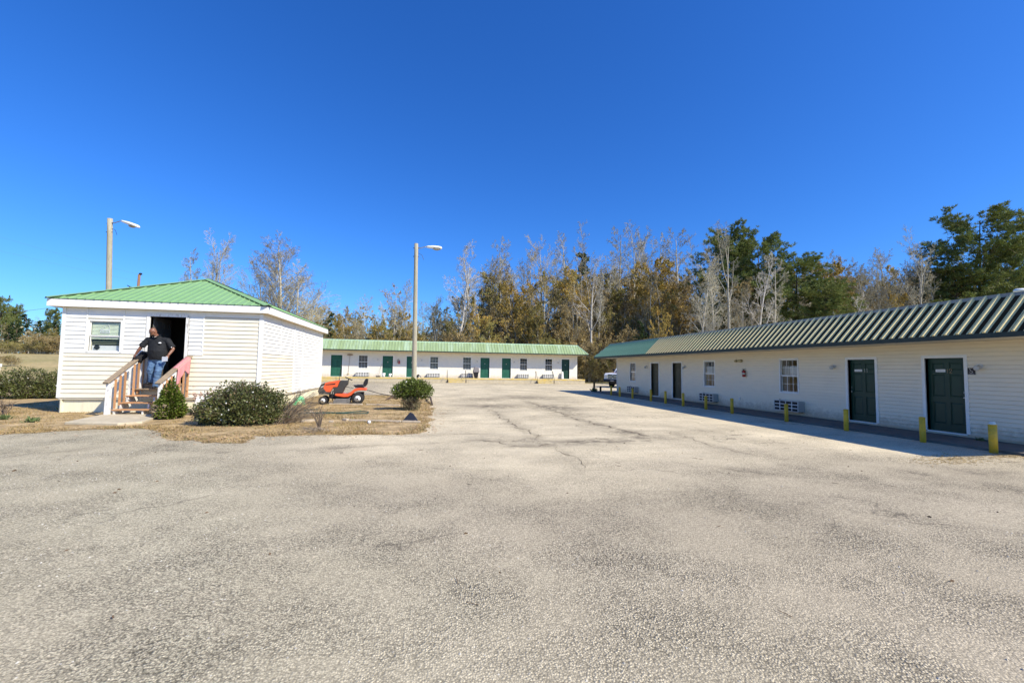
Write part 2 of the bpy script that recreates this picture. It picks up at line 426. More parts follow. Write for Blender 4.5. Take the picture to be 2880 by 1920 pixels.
def build_ground():
    b = MB(); S = 1500
    b.poly([(-S, -S, 0), (S, -S, 0), (S, S, 0), (-S, S, 0)])
    g = b.build('ground', field_m); tag(g, kind='structure')
    # asphalt lot with wear painted per vertex (dust, stain, loose gravel)
    xs = list(np.arange(-40, -12, 1.0)) + list(np.arange(-12, 14, .2)) + list(np.arange(14, 46.1, 1.0)); ys = list(np.arange(-14, 0, 1.0)) + list(np.arange(0, 26, .2)) + list(np.arange(26, 48.61, .6))
    me = bpy.data.meshes.new('parking_lot'); vs, fs = [], []
    for y in ys:
        for x in xs: vs.append((x, y, .004))
    nx = len(xs)
    for j in range(len(ys) - 1):
        for i in range(nx - 1):
            a = j * nx + i; fs.append((a, a + 1, a + nx + 1, a + nx))
    me.from_pydata(vs, [], fs); me.materials.append(ASPHALT)
    at = me.color_attributes.new('wear', 'FLOAT_COLOR', 'POINT')
    stains = []
    for (px_, py_, rx, ry, k) in ((1385, 1142, 1.3, 1.0, .9), (1330, 1140, 1.0, .8, .6), (1560, 1146, 1.0, 1.7, .95), (1600, 1162, .7, 1.3, .7), (1490, 1118, 1.8, 2.0, .7),
                                  (1350, 1123, 1.5, 2.0, .5), (1760, 1215, .5, .5, .8), (1820, 1230, .6, .4, .8), (1740, 1240, .9, .25, .9), (1650, 1243, .8, .3, .9),
                                  (1500, 1253, .9, .2, .6), (1440, 1080, 6, 2.5, .35), (1200, 1076, 7, 1.4, .5), (1500, 1078, 8, 1.2, .5), (2760, 1330, .5, .2, .6)):
        g_ = G(px_, py_); stains.append((g_[0], g_[1], rx, ry, k))
    segs = []
    for pts_, wd_ in CRACKS:
        g_ = [G(*p_)[:2] for p_ in pts_]
        for a_, b_ in zip(g_[:-1], g_[1:]): segs.append((a_, b_, wd_))
    SA = np.array([q[0] for q in segs]); SB = np.array([q[1] for q in segs]); SW = np.array([.11 + 1.5 * q[2] for q in segs]); SK = np.array([min(.6, .16 + 4.5 * q[2]) for q in segs])
    SD = SB - SA; SL = (SD ** 2).sum(1)
    data = []
    for (x, y, z) in vs:
        n = fbm(x, y, .22, 3.1)
        d = min(1, max(0, (y - 5.3 + 2.2 * n + .10 * x) / 3.2)) * (.75 + .5 * max(-.5, min(.5, fbm(x, y, .5, 9))))
        if x < -1.5: d *= max(.15, 1 - (-1.5 - x) / 3)
        s = 0
        for (sx, sy, rx, ry, k) in stains:
            q = ((x - sx) / rx) ** 2 + ((y - sy) / ry) ** 2
            if q < 6: s = max(s, k * math.exp(-q * .9))
        if 0 < y < 32 and -12 < x < 14:
            v_ = np.array([x, y]) - SA; t_ = np.clip((v_ * SD).sum(1) / SL, 0, 1); d_ = np.hypot(*(v_ - SD * t_[:, None]).T)
            s = max(s, float((SK * np.exp(-(d_ / SW) ** 2)).max()))
        lo = min(1, max(0, (-x * .55 - .2 * y + 1.6 + 1.6 * n) / 2.5)) if y < 14 else 0
        data += [max(0, min(1, d)), s, lo, 1]
    at.data.foreach_set('color', data)
    o = bpy.data.objects.new('parking_lot', me); col.objects.link(o); tag(o, kind='structure')
    return o


LOT = build_ground()

EDGE = [G(*p)[:2] for p in ((0, 1221), (90, 1217), (180, 1213), (300, 1207), (430, 1209), (452, 1222), (480, 1236), (560, 1246), (690, 1247), (712, 1228), (850, 1224), (1000, 1223), (1120, 1224), (1185, 1220),
                                   (1207, 1195), (1210, 1170), (1216, 1135), (1195, 1114))]
LAWN_POLY = [(-45, 14.5), (-20, 12.6)] + [tuple(e) for e in EDGE] + [(-2.9, 25.0), (-6, 25.6), (-12.5, 28), (-16, 47), (-45, 47.5)]


def resample(poly, step, jit, seed):
    r = random.Random(seed); out = []; n = len(poly)
    for i in range(n):
        a, b = Vector(poly[i]), Vector(poly[(i + 1) % n]); L = (b - a).length
        st = step if max(a.y, b.y) < 27 and min(a.x, b.x) > -14 else step * 8
        k = max(1, int(L / st))
        for j in range(k):
            p = a.lerp(b, j / k); t = (b - a).normalized(); nrm = Vector((-t.y, t.x))
            amp = jit * (fbm(p.x, p.y, 1.1, 5) * 1.5 + fbm(p.x, p.y, 5, 2) * .6)
            out.append(p + nrm * amp)
    return out


def inside(x, y, poly):
    c = False; n = len(poly); j = n - 1
    for i in range(n):
        xi, yi = poly[i][0], poly[i][1]; xj, yj = poly[j][0], poly[j][1]
        if (yi > y) != (yj > y) and x < (xj - xi) * (y - yi) / (yj - yi) + xi: c = not c
        j = i
    return c


def sheet(name, poly, mat, z0, rise, step, jit, seed, dens):
    bd = resample(poly, step, jit, seed); n = len(bd)
    pts = [Vector((p.x, p.y)) for p in bd]
    r = random.Random(seed)
    x0, x1 = min(p.x for p in bd), max(p.x for p in bd); y0, y1 = min(p.y for p in bd), max(p.y for p in bd)
    bdl = [(p.x, p.y) for p in bd]
    y = y0
    while y < y1:
        x = x0
        st = dens if y < 27 else dens * 4
        while x < x1:
            qx, qy = x + r.uniform(-.3, .3) * st, y + r.uniform(-.3, .3) * st
            if inside(qx, qy, bdl): pts.append(Vector((qx, qy)))
            x += st if x > -14 else st * 4
        y += st
    res = delaunay_2d_cdt(pts, [(i, (i + 1) % n) for i in range(n)], [], 1, 1e-5)
    vs = []
    arr = np.array([(p[0], p[1]) for p in bdl])
    for p in res[0]:
        d = float(np.min(np.hypot(arr[:, 0] - p.x, arr[:, 1] - p.y)))
        k = min(1, d / .5)
        vs.append((p.x, p.y, z0 + rise * k * (1 + .5 * fbm(p.x, p.y, 1.5, 1)) if d > 1e-4 else z0))
    me = bpy.data.meshes.new(name); me.from_pydata(vs, [], [tuple(f) for f in res[2]]); me.materials.append(mat)
    me.polygons.foreach_set('use_smooth', [True] * len(me.polygons)); me.update()
    o = bpy.data.objects.new(name, me); col.objects.link(o); return o, bdl


LAWN, LAWN_BD = sheet('lawn', LAWN_POLY, lawn_m, .009, .016, .08, .16, 3, .45)
tag(LAWN, kind='structure')


def blades():
    """standing dry grass: one triangle a blade"""
    r = random.Random(11); vs, fs, mi = [], [], []
    n = 0
    while n < 60000:
        y = r.uniform(9.4, 26); x = r.uniform(-14 if y > 13 else -9.5, .6)
        if not inside(x, y, LAWN_BD): 
            continue
        if -10.9 < x < -5.4 and 15.9 < y < 24.8: continue
        if -8.95 < x < -6.6 and 12.4 < y < 15.9: continue
        c = fbm(x, y, .8, 4)
        if r.random() > .55 + .9 * c: continue
        h = r.uniform(.008, .038) * (1.6 if r.random() < .12 else 1) * (1.2 + c); a = r.uniform(0, 6.28); wd = r.uniform(.006, .014)
        lx, ly = r.gauss(0, .05), r.gauss(0, .05)
        z = .022
        b = len(vs)
        vs += [(x - math.cos(a) * wd, y - math.sin(a) * wd, z - .02), (x + math.cos(a) * wd, y + math.sin(a) * wd, z - .02), (x + lx, y + ly, z + h)]
        fs.append((b, b + 1, b + 2)); mi.append(1 if r.random() < .04 + .25 * max(0, fbm(x, y, .5, 8) - .1) else 0); n += 1
    me = bpy.data.meshes.new('dry_grass'); me.from_pydata(vs, [], fs); me.materials.append(straw_m); me.materials.append(green_blade)
    me.polygons.foreach_set('material_index', mi); me.update()
    o = bpy.data.objects.new('dry_grass', me); col.objects.link(o)
    tag(o, 'short straw coloured grass over the bed around the cabin', 'grass', kind='stuff')
    # fallen leaves, thickest along the kerbless edge of the bed
    vs, fs = [], []
    for k in range(3600):
        if k % 3:
            p = r.choice(LAWN_BD)
            if p[0] < -12 or p[1] > 26: continue
            x, y = p[0] + r.gauss(0, .28), p[1] + abs(r.gauss(0, .3)) * (1 if r.random() < .8 else -1)
        else: x, y = r.uniform(-5, .3), r.uniform(10.4, 20)
        s = r.uniform(.015, .04); a = r.uniform(0, 6.28); z = .05 if inside(x, y, LAWN_BD) else .012
        t = r.uniform(-.4, .4); b = len(vs)
        for q in range(4):
            aa = a + q * 1.5708; ss = s * (1 if q % 2 else .6)
            vs.append((x + math.cos(aa) * ss, y + math.sin(aa) * ss, z + (t * ss if q < 2 else abs(t) * .2 * ss) + .004))
        fs.append((b, b + 1, b + 2, b + 3))
    me = bpy.data.meshes.new('fallen_leaves'); me.from_pydata(vs, [], fs); me.materials.append(leaf_litter); me.update()
    o = bpy.data.objects.new('fallen_leaves', me); col.objects.link(o)
    tag(o, 'scatter of small brown fallen leaves on the bed and its edge', 'leaves', kind='stuff')


blades()


def loose_stones():
    r = random.Random(5); b = MB()
    protos = []
    for k in range(9000):
        x = r.uniform(-9, 6); y = r.uniform(1.2, 10.5)
        if r.random() > .35 + .65 * max(0, min(1, (-x + 1) / 5)): continue
        if fbm(x, y, .6, 3) < -.15: continue
        if inside(x, y, LAWN_BD): continue
        s = r.uniform(.004, .011); a = r.uniform(0, 6.28); ca, sa = math.cos(a) * s, math.sin(a) * s; i = len(b.v)
        e = r.uniform(.6, 1); t = r.uniform(.5, .9) * s
        b.v += [(x + ca, y + sa, .004), (x - sa * e, y + ca * e, .004), (x - ca, y - sa, .004), (x + sa * e, y - ca * e, .004), (x + ca * .2, y + sa * .2, .004 + t)]
        b.mi = k % 3
        for q in range(4): b.face((i + q, i + (q + 1) % 4, i + 4))
    o = b.build('gravel', [M('pale_stone', (.52, .49, .42), .9, .1), M('grey_stone', (.33, .31, .27), .9, .1), M('tan_stone', (.45, .39, .30), .9, .1)])
    tag(o, 'loose chips of pale gravel strewn over the asphalt', 'gravel', kind='stuff')


loose_stones()


def cracks():
    r = random.Random(21)
    for pts, wd in CRACKS:
        g = [Vector(G(*p)[:2]) for p in pts]; b = MB(); fine = []
        for i in range(len(g) - 1):
            k = max(2, int((g[i + 1] - g[i]).length / .12))
            for j in range(k): fine.append(g[i].lerp(g[i + 1], j / k))
        fine.append(g[-1])
        L = []
        for i, p in enumerate(fine):
            t = (fine[min(i + 1, len(fine) - 1)] - fine[max(i - 1, 0)]).normalized(); nn = Vector((-t.y, t.x))
            o_ = nn * (fbm(p.x, p.y, 2.2, 6) * .22); wq = wd * .55 * max(.08, .5 + 1.2 * fbm(p.x, p.y, 3, 2)) * min(1, i / 4, (len(fine) - 1 - i) / 4)
            wa, wb = wq * r.uniform(.3, 1), wq * r.uniform(.3, 1)
            q = p + o_; L.append((q + nn * wa, q - nn * wb))
        for i in range(len(L) - 1):
            (a, c), (d, e) = L[i], L[i + 1]
            b.poly([(a.x, a.y, .009), (c.x, c.y, .009), (e.x, e.y, .009), (d.x, d.y, .009)])
        o = b.build('crack', dirt_m, LOT)


cracks()


# ------------------------------------------------------------------ building kit
def spans(u0, u1, z, openings):
    cuts = sorted((a, b) for a, b, c, d in openings if c < z < d); out = []; s = u0
    for a, b in cuts:
        if a > s: out.append((s, min(a, u1)))
        s = max(s, b)
    if s < u1: out.append((s, u1))
    return [q for q in out if q[1] - q[0] > .01]


def lap_siding(parent, F, u0, u1, z0, z1, course, openings, mat, joined=False, base=0.0, wob=0.0):
    n = max(1, round((z1 - z0) / course)); h = (z1 - z0) / n; lip = .009 if course < .12 else .005; allb = MB(); r = random.Random(int(u0 * 91 + z0 * 17 + u1 * 3))
    for k in range(n):
        a, b = z0 + k * h, z0 + (k + 1) * h
        for s0, s1 in spans(u0, u1, (a + b) / 2, openings):
            m = allb if joined else MB()
            q = wob * r.uniform(-1, 1); q2 = wob * r.uniform(-1, 1)
            pts0 = [F.P(s0, base, a + q + lip), F.P(s0, base + .026, a + q + lip), F.P(s0, base + .024, a + .014 + lip + q), F.P(s0, base + .006, b + q), F.P(s0, base, b + q)]
            pts1 = [F.P(s1, base, a + q2 + lip), F.P(s1, base + .026, a + q2 + lip), F.P(s1, base + .024, a + .014 + lip + q2), F.P(s1, base + .006, b + q2), F.P(s1, base, b + q2)]
            i = len(m.v); m.v += [tuple(p) for p in pts0 + pts1]
            for j in range(5): m.face((i + j, i + (j + 1) % 5, i + 5 + (j + 1) % 5, i + 5 + j))
            m.face(tuple(range(i, i + 5))); m.face(tuple(range(i + 5, i + 10)))
            if not joined: m.build('siding_board', mat, parent)
    if joined:
        o = allb.build('siding', mat, parent); o['kind'] = 'stuff'


def wall_core(parent, F, u0, u1, z0, z1, openings, mat, o0=-.14, o1=-.004, name='wall'):
    b = MB(); us = sorted({u0, u1} | {q for o in openings for q in o[:2] if u0 < q < u1})
    for a, c in zip(us[:-1], us[1:]):
        mid = (a + c) / 2; zs = sorted((o[2], o[3]) for o in openings if o[0] < mid < o[1]); s = z0
        for p, q in zs:
            if p > s: b.fbox(F, a, c, o0, o1, s, p)
            s = max(s, q)
        if s < z1: b.fbox(F, a, c, o0, o1, s, z1)
    return b.build(name, mat, parent)


def door(parent, F, u0, u1, z0, z1, mat, knob_u=None, rec=.09, case=.075, trim=None, label=None, casing=True):
    t = trim or trim_white
    b = MB(); o = -rec; s = .10 * (u1 - u0) + .01; um = (u0 + u1) / 2; H = z1 - z0
    b.fbox(F, u0, u1, o - .03, o - .012, z0, z1)
    rails = [(0, .10), (.40, .47), (.78, .83), (.94, 1.0)]
    for a, c in ((u0, u0 + s), (um - s * .5, um + s * .5), (u1 - s, u1)): b.fbox(F, a, c, o - .012, o, z0, z1)
    for a, c in rails:
        for l, r in ((u0 + s, um - s * .5), (um + s * .5, u1 - s)): b.fbox(F, l, r, o - .012, o - .0004, z0 + a * H, z0 + c * H)
    d = b.build('door', mat, parent)
    if label: d['label'] = label
    for (a, c) in ((.10, .40), (.47, .78), (.83, .94)):
        for l, r in ((u0 + s, um - s * .5), (um + s * .5, u1 - s)):
            MB().frus(F, l + .015, r - .015, z0 + a * H + .015, z0 + c * H - .015, o - .0125, o - .002, .025).build('door_panel', mat, d)
    c = MB()
    c.fbox(F, u0 - case, u0, -rec * .3, .028, z0, z1 + case); c.fbox(F, u1, u1 + case, -rec * .3, .028, z0, z1 + case); c.fbox(F, u0, u1, -rec * .3, .0275, z1, z1 + case)
    c.fbox(F, u0 - .014, u0, -rec - .03, -rec * .3, z0, z1); c.fbox(F, u1, u1 + .014, -rec - .03, -rec * .3, z0, z1); c.fbox(F, u0, u1, -rec - .03, -rec * .3, z1, z1 + .014)
    c.fbox(F, u0, u1, -rec - .03, .01, z0 - .03, z0 - .002)
    if casing: c.build('door_casing', t, d)
    if knob_u is not None:
        for zz, r in ((z0 + .47 * H, .028), (z0 + .54 * H, .02)):
            p = F.P(knob_u, o + .035, zz); q = F.P(knob_u, o, zz)
            MB().tube([q, p], .012, 8).ball(p, r, 10, 6).build('door_knob', brass, d, smooth=True)
    return d


def window(parent, F, u0, u1, z0, z1, muntin=(2, 1), lower=(2, 1), cloth=None, case=.05, inner='grey', rec=.05):
    fr = MB(); w_ = u1 - u0; zm = (z0 + z1) / 2
    fr.fbox(F, u0 - case, u0, -.06, .03, z0 - case, z1 + case); fr.fbox(F, u1, u1 + case, -.06, .03, z0 - case, z1 + case)
    fr.fbox(F, u0, u1, -.06, .0295, z1, z1 + case); fr.fbox(F, u0 - .0, u1 + .0, -.06, .034, z0 - case, z0)
    W = fr.build('window', trim_white, parent)
    for (a, c, mu, of) in ((z0, zm, lower, -.03), (zm, z1, muntin, -.012)):
        s = MB(); t = .025
        s.fbox(F, u0, u0 + t, of - .02, of, a, c); s.fbox(F, u1 - t, u1, of - .02, of, a, c); s.fbox(F, u0 + t, u1 - t, of - .02, of, a, a + t * 1.1); s.fbox(F, u0 + t, u1 - t, of - .02, of, c - t * 1.1, c)
        for i in range(mu[0]):
            uu = u0 + w_ * (i + 1) / (mu[0] + 1); s.fbox(F, uu - .007, uu + .007, of - .014, of - .004, a + t, c - t)
        for i in range(mu[1]):
            zz = a + (c - a) * (i + 1) / (mu[1] + 1); s.fbox(F, u0 + t, u1 - t, of - .0135, of - .0045, zz - .007, zz + .007)
        s.build('sash', trim_white, W)
        MB().poly([F.P(u0 + t, of - .010, a + t), F.P(u1 - t, of - .010, a + t), F.P(u1 - t, of - .010, c - t), F.P(u0 + t, of - .010, c - t)]).build('pane', GLASS, W)
    # folded curtain behind
    if cloth:
        for (c0, c1, d0, d1, mat) in cloth:
            k = max(6, int((c1 - c0) / .035)); b = MB()
            for i in range(k):
                a, c = c0 + (c1 - c0) * i / k, c0 + (c1 - c0) * (i + 1) / k
                oa, ob = -.10 - .022 * (i % 2), -.10 - .022 * ((i + 1) % 2)
                b.poly([F.P(a, oa, d0), F.P(c, ob, d0), F.P(c, ob, d1), F.P(a, oa, d1)])
            b.build('curtain', mat, W)
    return W


def aircon(F, u0, u1, z0, z1, dep, label, cells=4, bar=.014):
    base = F.P((u0 + u1) / 2, 0, z0)
    t = empty('air_conditioner', base, label, 'air conditioner', 'wall air conditioners')
    MB().fbox(F, u0, u1, -.05, dep - .03, z0, z1).build('case', ac_case, t, bevel=.008)
    MB().fbox(F, u0 + .02, u1 - .02, dep - .0305, dep - .016, z0 + .02, z1 - .02).build('core', ac_dark, t)
    g = MB(); H = z1 - z0
    for i in range(4):
        z = z0 + H * i / 3; a = max(z0, z - bar); c = min(z1, z + bar)
        g.fbox(F, u0, u1, dep - .03, dep, a, c)
    for i in range(cells + 1):
        u = u0 + (u1 - u0) * i / cells; a = max(u0, u - bar * .95); c = min(u1, u + bar * .95)
        g.fbox(F, a, c, dep - .029, dep - .001, z0 + .001, z1 - .001)
    g.build('grille', ac_white, t)
    MB().fbox(F, u0 + .08, u1 + .02, -.02, .03, z0 - .03, z0 - .001).fbox(F, u1 + .001, u1 + .03, -.01, .05, z0, z1 + .02).build('sleeve', dark_trim, t)
    return t


def rib_mesh(P, t1, h=.032, wb=.036, wt=.014):
    """one rib of P(du, t, lift): along the slope t 0..t1"""
    b = MB()
    a = [P(-wb, 0, 0), P(-wt, 0, h), P(wt, 0, h), P(wb, 0, 0)]; c = [P(-wb, t1, 0), P(-wt, t1, h), P(wt, t1, h), P(wb, t1, 0)]
    b.hexa([a[0], a[3], c[3], c[0], a[1], a[2], c[2], c[1]])
    return b


def mansard(parent, F, u0, u1, oe, ot, ze, zt, depth, mats, spacing, joined, split=None, wall_u=None):
    run = oe - ot; back = -depth - oe; bt = -depth - ot; P = F.P
    rf = MB()
    A = [P(u0, oe, ze), P(u1, oe, ze), P(u1, back, ze), P(u0, back, ze)]
    T = [P(u0 + run, ot, zt), P(u1 - run, ot, zt), P(u1 - run, bt, zt), P(u0 + run, bt, zt)]
    us = u0 if split is None else split
    rf.mi = 0
    if split is None: rf.poly([A[0], A[1], T[1], T[0]])
    else:
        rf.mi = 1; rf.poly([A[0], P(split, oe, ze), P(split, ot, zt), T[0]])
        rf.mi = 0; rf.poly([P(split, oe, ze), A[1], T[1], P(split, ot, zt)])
    rf.mi = 0
    rf.poly([A[1], A[2], T[2], T[1]]).poly([A[2], A[3], T[3], T[2]]).poly([A[3], A[0], T[0], T[3]])
    rf.mi = 2; rf.poly([p - Vector((0, 0, .02)) for p in T])
    roof = rf.build('roof', [mats['sheet'], mats.get('sheet2', mats['sheet']), coping_grey], parent)
    sl = Vector(F.n * (-run) + Vector((0, 0, zt - ze))); nrm = Vector(F.n * (zt - ze) + Vector((0, 0, run))).normalized()
    def PR(uc): return lambda du, t, l: F.P(uc + du, oe, ze) + sl * t + nrm * l
    allr = MB(); proto = {}; u = u0 + spacing * .5
    while u < u1:
        t1 = min(.985, (u - u0) / run, (u1 - u) / run)
        if t1 > .05:
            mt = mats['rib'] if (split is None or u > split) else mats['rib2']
            if joined:
                q = rib_mesh(PR(u), t1, .03, .05, .02); i = len(allr.v); allr.v += q.v
                for f in q.f: allr.face(tuple(i + j for j in f))
            else:
                key = (round(t1, 3), mt.name)
                if key not in proto:
                    o = rib_mesh(PR(0), t1, .046, .046, .016)
                    q = rib_mesh(lambda du, t, l: PR(.080)(du, t, l), t1 * .96, .010, .018, .008); i = len(o.v); o.v += q.v
                    for f in q.f: o.face(tuple(i + j for j in f))
                    ob = o.build('rib', mt, roof); ob.location = F.u * u; proto[key] = ob
                else:
                    ob = proto[key].copy(); col.objects.link(ob); ob.parent = roof; ob.location = F.u * u
        u += spacing
    if joined: allr.build('ribs_sheet', mats['rib'], roof)['kind'] = 'stuff'
    # hip and top cappings, fascia, soffit
    c = MB(); L_ = u1 - u0 - 2 * run; k = max(1, int(L_ / 3.05))
    for i in range(k):
        a, d = u0 + run + L_ * i / k, u0 + run + L_ * (i + 1) / k - .006
        b = MB(); b.hexa([P(a, ot + .07, zt - .075), P(d, ot + .07, zt - .075), P(d, ot - .12, zt - .05), P(a, ot - .12, zt - .05), P(a, ot + .055, zt + .012), P(d, ot + .055, zt + .012), P(d, ot - .12, zt + .03), P(a, ot - .12, zt + .03)])
        b.build('coping', mats['cap'], roof)
    for ua, ub in ((u0, u0 + run), (u1, u1 - run)):
        MB().tube([P(ua, oe, ze + .01), P(ub, ot, zt + .01)], .045, 6).build('hip_cap', mats['cap'], roof)
    f = MB(); f.fbox(F, u0, u1, oe - .02, oe + .012, ze - .10, ze + .005); f.fbox(F, u0 - .012, u0 + .02, back, oe - .021, ze - .10, ze + .005); f.fbox(F, u1 - .02, u1 + .012, back, oe - .021, ze - .10, ze + .005)
    f.build('fascia', mats['fascia'], parent)
    s = MB(); s.fbox(F, u0 + .021, u1 - .021, back + .02, oe - .021, ze - .085, ze - .06); s.build('soffit', soffit_m, parent)
    return roof


def wall_lamp(F, u, z, label):
    t = empty('wall_lamp', F.P(u, 0, z), label, 'wall lamp', 'lamps beside the room doors')
    MB().tube([F.P(u, .0, z + .03), F.P(u, .03, z + .03)], .055, 12).build('back_plate', ac_white, t)
    MB().tube([F.P(u, .03, z + .03), F.P(u, .09, z + .06), F.P(u, .13, z + .03)], .018, 8).build('arm', ac_white, t, smooth=True)
    MB().loft([(F.P(u, .13, z + .03), .045, .045), (F.P(u, .13, z), .06, .06), (F.P(u, .13, z - .05), .055, .055), (F.P(u, .13, z - .08), .03, .03)], 12).build('lamp_shade', M('lamp_glass', (.55, .54, .50), .25, .05), t, smooth=True)
    return t


# ------------------------------------------------------------------ wing along the parking row
def build_wing():
    F = Fr((12.9, 0, 0), (0, 1, 0), (-1, 0, 0))
    B = empty('motel_building', (12.9, 17.5, 0), 'long low motel wing in shade with ribbed mansard roof and pale lap siding', 'building')
    doors = [(23.17, 24.03), (20.87, 21.71), (10.80, 11.66), (8.60, 9.47)]
    wins = [(26.02, 26.76), (18.20, 18.95), (13.57, 14.35)]
    op = [(a, b, .10, 1.985) for a, b in doors] + [(a, b, .86, 2.03) for a, b in wins]
    cas = [(a - .07, b + .07, .0, 2.05) for a, b in doors] + [(a - .045, b + .045, .82, 2.075) for a, b in wins]
    u0, u1, zt = 6.3, 28.77, 2.40
    wall_core(B, F, u0, u1, .06, zt, op, wing_siding)
    lap_siding(B, F, u0, u1, .10, zt, .1, cas, wing_siding)
    e = MB(); e.box(12.9, 21, u0, u0 + .12, .06, zt); e.build('wall', wing_siding, B)
    F2 = Fr((12.9, 28.77, 0), (1, 0, 0), (0, 1, 0)); wall_core(B, F2, .14, 8.1, .06, zt, [], wing_siding); lap_siding(B, F2, 0, 8.1, .1, zt, .1, [], wing_siding, True)
    MB().box(20.9, 21, u0 + .12, u1 - .14, .06, zt).build('wall', wing_siding, B)
    MB().box(12.88, 12.96, u1 - .002, u1 + .024, .06, zt).box(12.868, 12.88, u1 - .07, u1 + .024, .06, zt).build('corner_trim', trim_white, B)
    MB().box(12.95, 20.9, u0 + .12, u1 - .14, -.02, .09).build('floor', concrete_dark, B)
    MB().fbox(F, u0, u1, .0, .018, 2.365, 2.40).build('frieze', trim_white, B)
    mansard(B, F, 5.1, 29.9, 1.25, .35, 2.45, 3.36, 8.1, dict(sheet=wing_green, sheet2=wing_shade, rib=rib_green, rib2=rib_glare, cap=coping_grey, fascia=dark_trim), .24, False, 22.3)
    # green sheets at the end; nearer ones have sun glare and shade in their colour
    door(B, F, 23.17, 24.03, .13, 1.985, door_brown, None, label='olive faded door')
    door(B, F, 20.87, 21.71, .13, 1.985, door_brown, None, label='olive faded door')
    d11 = door(B, F, 10.80, 11.66, .13, 1.985, door_dark, 11.60, label='dark green door numbered 11')
    d12 = door(B, F, 8.60, 9.47, .13, 1.985, door_dark, 8.66, label='dark green door numbered 12')
    def number(d, txt, uc, z, mat):
        for k, ch in enumerate(txt):
            uu = uc + .036 - .072 * k; q = lambda du, dz: F.P(uu - du, -.083, z + dz)
            if ch == '1': m = MB().tube([q(-.012, .085), q(.004, .11), q(.004, 0)], .0085, 6)
            else: m = MB().tube([q(-.024, .085), q(-.016, .106), q(.004, .112), q(.022, .10), q(.024, .075), q(-.002, .035), q(-.026, .004), q(.028, .004)], .0085, 6)
            m.build('door_number', mat, d)
    number(d11, '11', 11.16, 1.60, M('number_grey', (.42, .43, .36), .5))
    number(d12, '12', 8.99, 1.60, M('number_tan', (.30, .24, .16), .5))
    for d, a, c, z in ((d11, 11.28, 11.52, 1.62), (d12, 9.07, 9.29, 1.63)):
        p = MB().fbox(F, a, c, -.09, -.082, z, z + .07).build('name_plate', trim_white, d)
        m = MB(); k = a + .03
        while k < c - .03:
            m.fbox(F, k, k + .010, -.082, -.0805, z + .025, z + .045); k += .018
        m.build('plate_print', M('plate_ink', (.30, .32, .33), .7), p)
    gc = lambda a, b: [(a, b, .86, 2.03, curtain)]
    window(B, F, 26.02, 26.76, .88, 2.03, cloth=gc(26.0, 26.78))
    window(B, F, 18.20, 18.95, .88, 2.03, cloth=[(18.2, 18.6, .86, 2.03, curtain), (18.25, 18.95, 1.47, 1.80, sheet_white)])
    window(B, F, 13.57, 14.35, .86, 2.03, cloth=[(14.05, 14.35, .86, 2.03, curtain), (13.60, 14.33, 1.48, 1.80, sheet_white)])
    aircon(F, 25.6, 26.65, .21, .55, .30, 'window air conditioner under the narrow end window of the shaded wing')
    aircon(F, 17.95, 18.97, .20, .55, .30, 'air conditioner under the window beside the red fire extinguisher')
    aircon(F, 13.30, 14.37, .20, .56, .30, 'air conditioner with white grille under the window near door 11')
    for u, z, l in ((24.53, 1.78, 'small wall lamp beside the olive door next to the end window'), (20.52, 1.76, 'small wall lamp between olive door and curtained window'),
                    (12.12, 1.76, 'wall lamp beside door 11'), (8.27, 1.75, 'wall lamp beside door 12 over a black sign')):
        wall_lamp(F, u, z, l)
    # fire extinguisher
    t = empty('fire_extinguisher', F.P(16.2, 0, 1.36), 'red fire extinguisher hanging on the shaded wing wall', 'fire extinguisher')
    red = M('extinguisher_red', (.36, .025, .02), .35, .1)
    MB().tube([F.P(16.2, .085, 1.36), F.P(16.2, .085, 1.38), F.P(16.2, .085, 1.58), F.P(16.2, .085, 1.62)], [.05, .065, .065, .025], 14).build('cylinder', red, t, smooth=True)
    MB().tube([F.P(16.2, .085, 1.61), F.P(16.2, .085, 1.66)], .02, 8).fbox(F, 16.16, 16.29, .07, .10, 1.655, 1.67).fbox(F, 16.17, 16.28, .075, .095, 1.69, 1.70).build('valve', black_metal, t)
    MB().tube([F.P(16.22, .09, 1.64), F.P(16.28, .11, 1.6), F.P(16.275, .1, 1.48), F.P(16.27, .1, 1.42)], .012, 6).build('hose', black_metal, t, smooth=True)
    MB().fbox(F, 16.18, 16.22, 0, .025, 1.42, 1.64).build('bracket', steel, t)
    MB().loft([(F.P(16.2, .085, 1.45), .0665, .0665), (F.P(16.2, .085, 1.53), .0665, .0665)], 14).build('paper_band', M('extinguisher_label', (.6, .58, .5), .6), t, smooth=True)
    t = empty('emergency_light', F.P(16.53, 0, 1.98), 'twin headed emergency light on the wall above the fire extinguisher', 'emergency light')
    MB().fbox(F, 16.42, 16.64, 0, .06, 1.97, 2.07).build('housing', M('aged_plastic', (.46, .38, .2), .5), t, bevel=.01)
    for u in (16.38, 16.70): MB().tube([F.P(u, .02, 2.03), F.P(u, .11, 2.0)], [.05, .055], 12).build('lamp_head', M('aged_plastic', (.46, .38, .2)), t)
    t = MB().fbox(F, 16.50, 16.57, .012, .05, .40, .50).fbox(F, 16.51, 16.56, .05, .055, .41, .49).build('power_outlet', ac_white, None, F.P(16.53, 0, .4)); tag(t, 'small weatherproof outlet box low on the shaded wing wall', 'outlet')
    # black room sign with white emblem
    t = empty('wall_sign', F.P(8.44, 0, 1.57), 'square black sign with white wheelchair emblem beside door 12', 'sign')
    MB().fbox(F, 8.37, 8.52, .018, .03, 1.575, 1.735).build('board', M('sign_black', (.02, .018, .02), .4), t)
    wm = M('sign_white', (.6, .58, .58), .5); a = 8.45
    pts = [F.P(a + .028 * math.cos(q), .033, 1.64 + .028 * math.sin(q)) for q in np.linspace(2.2, 6.4, 12)]
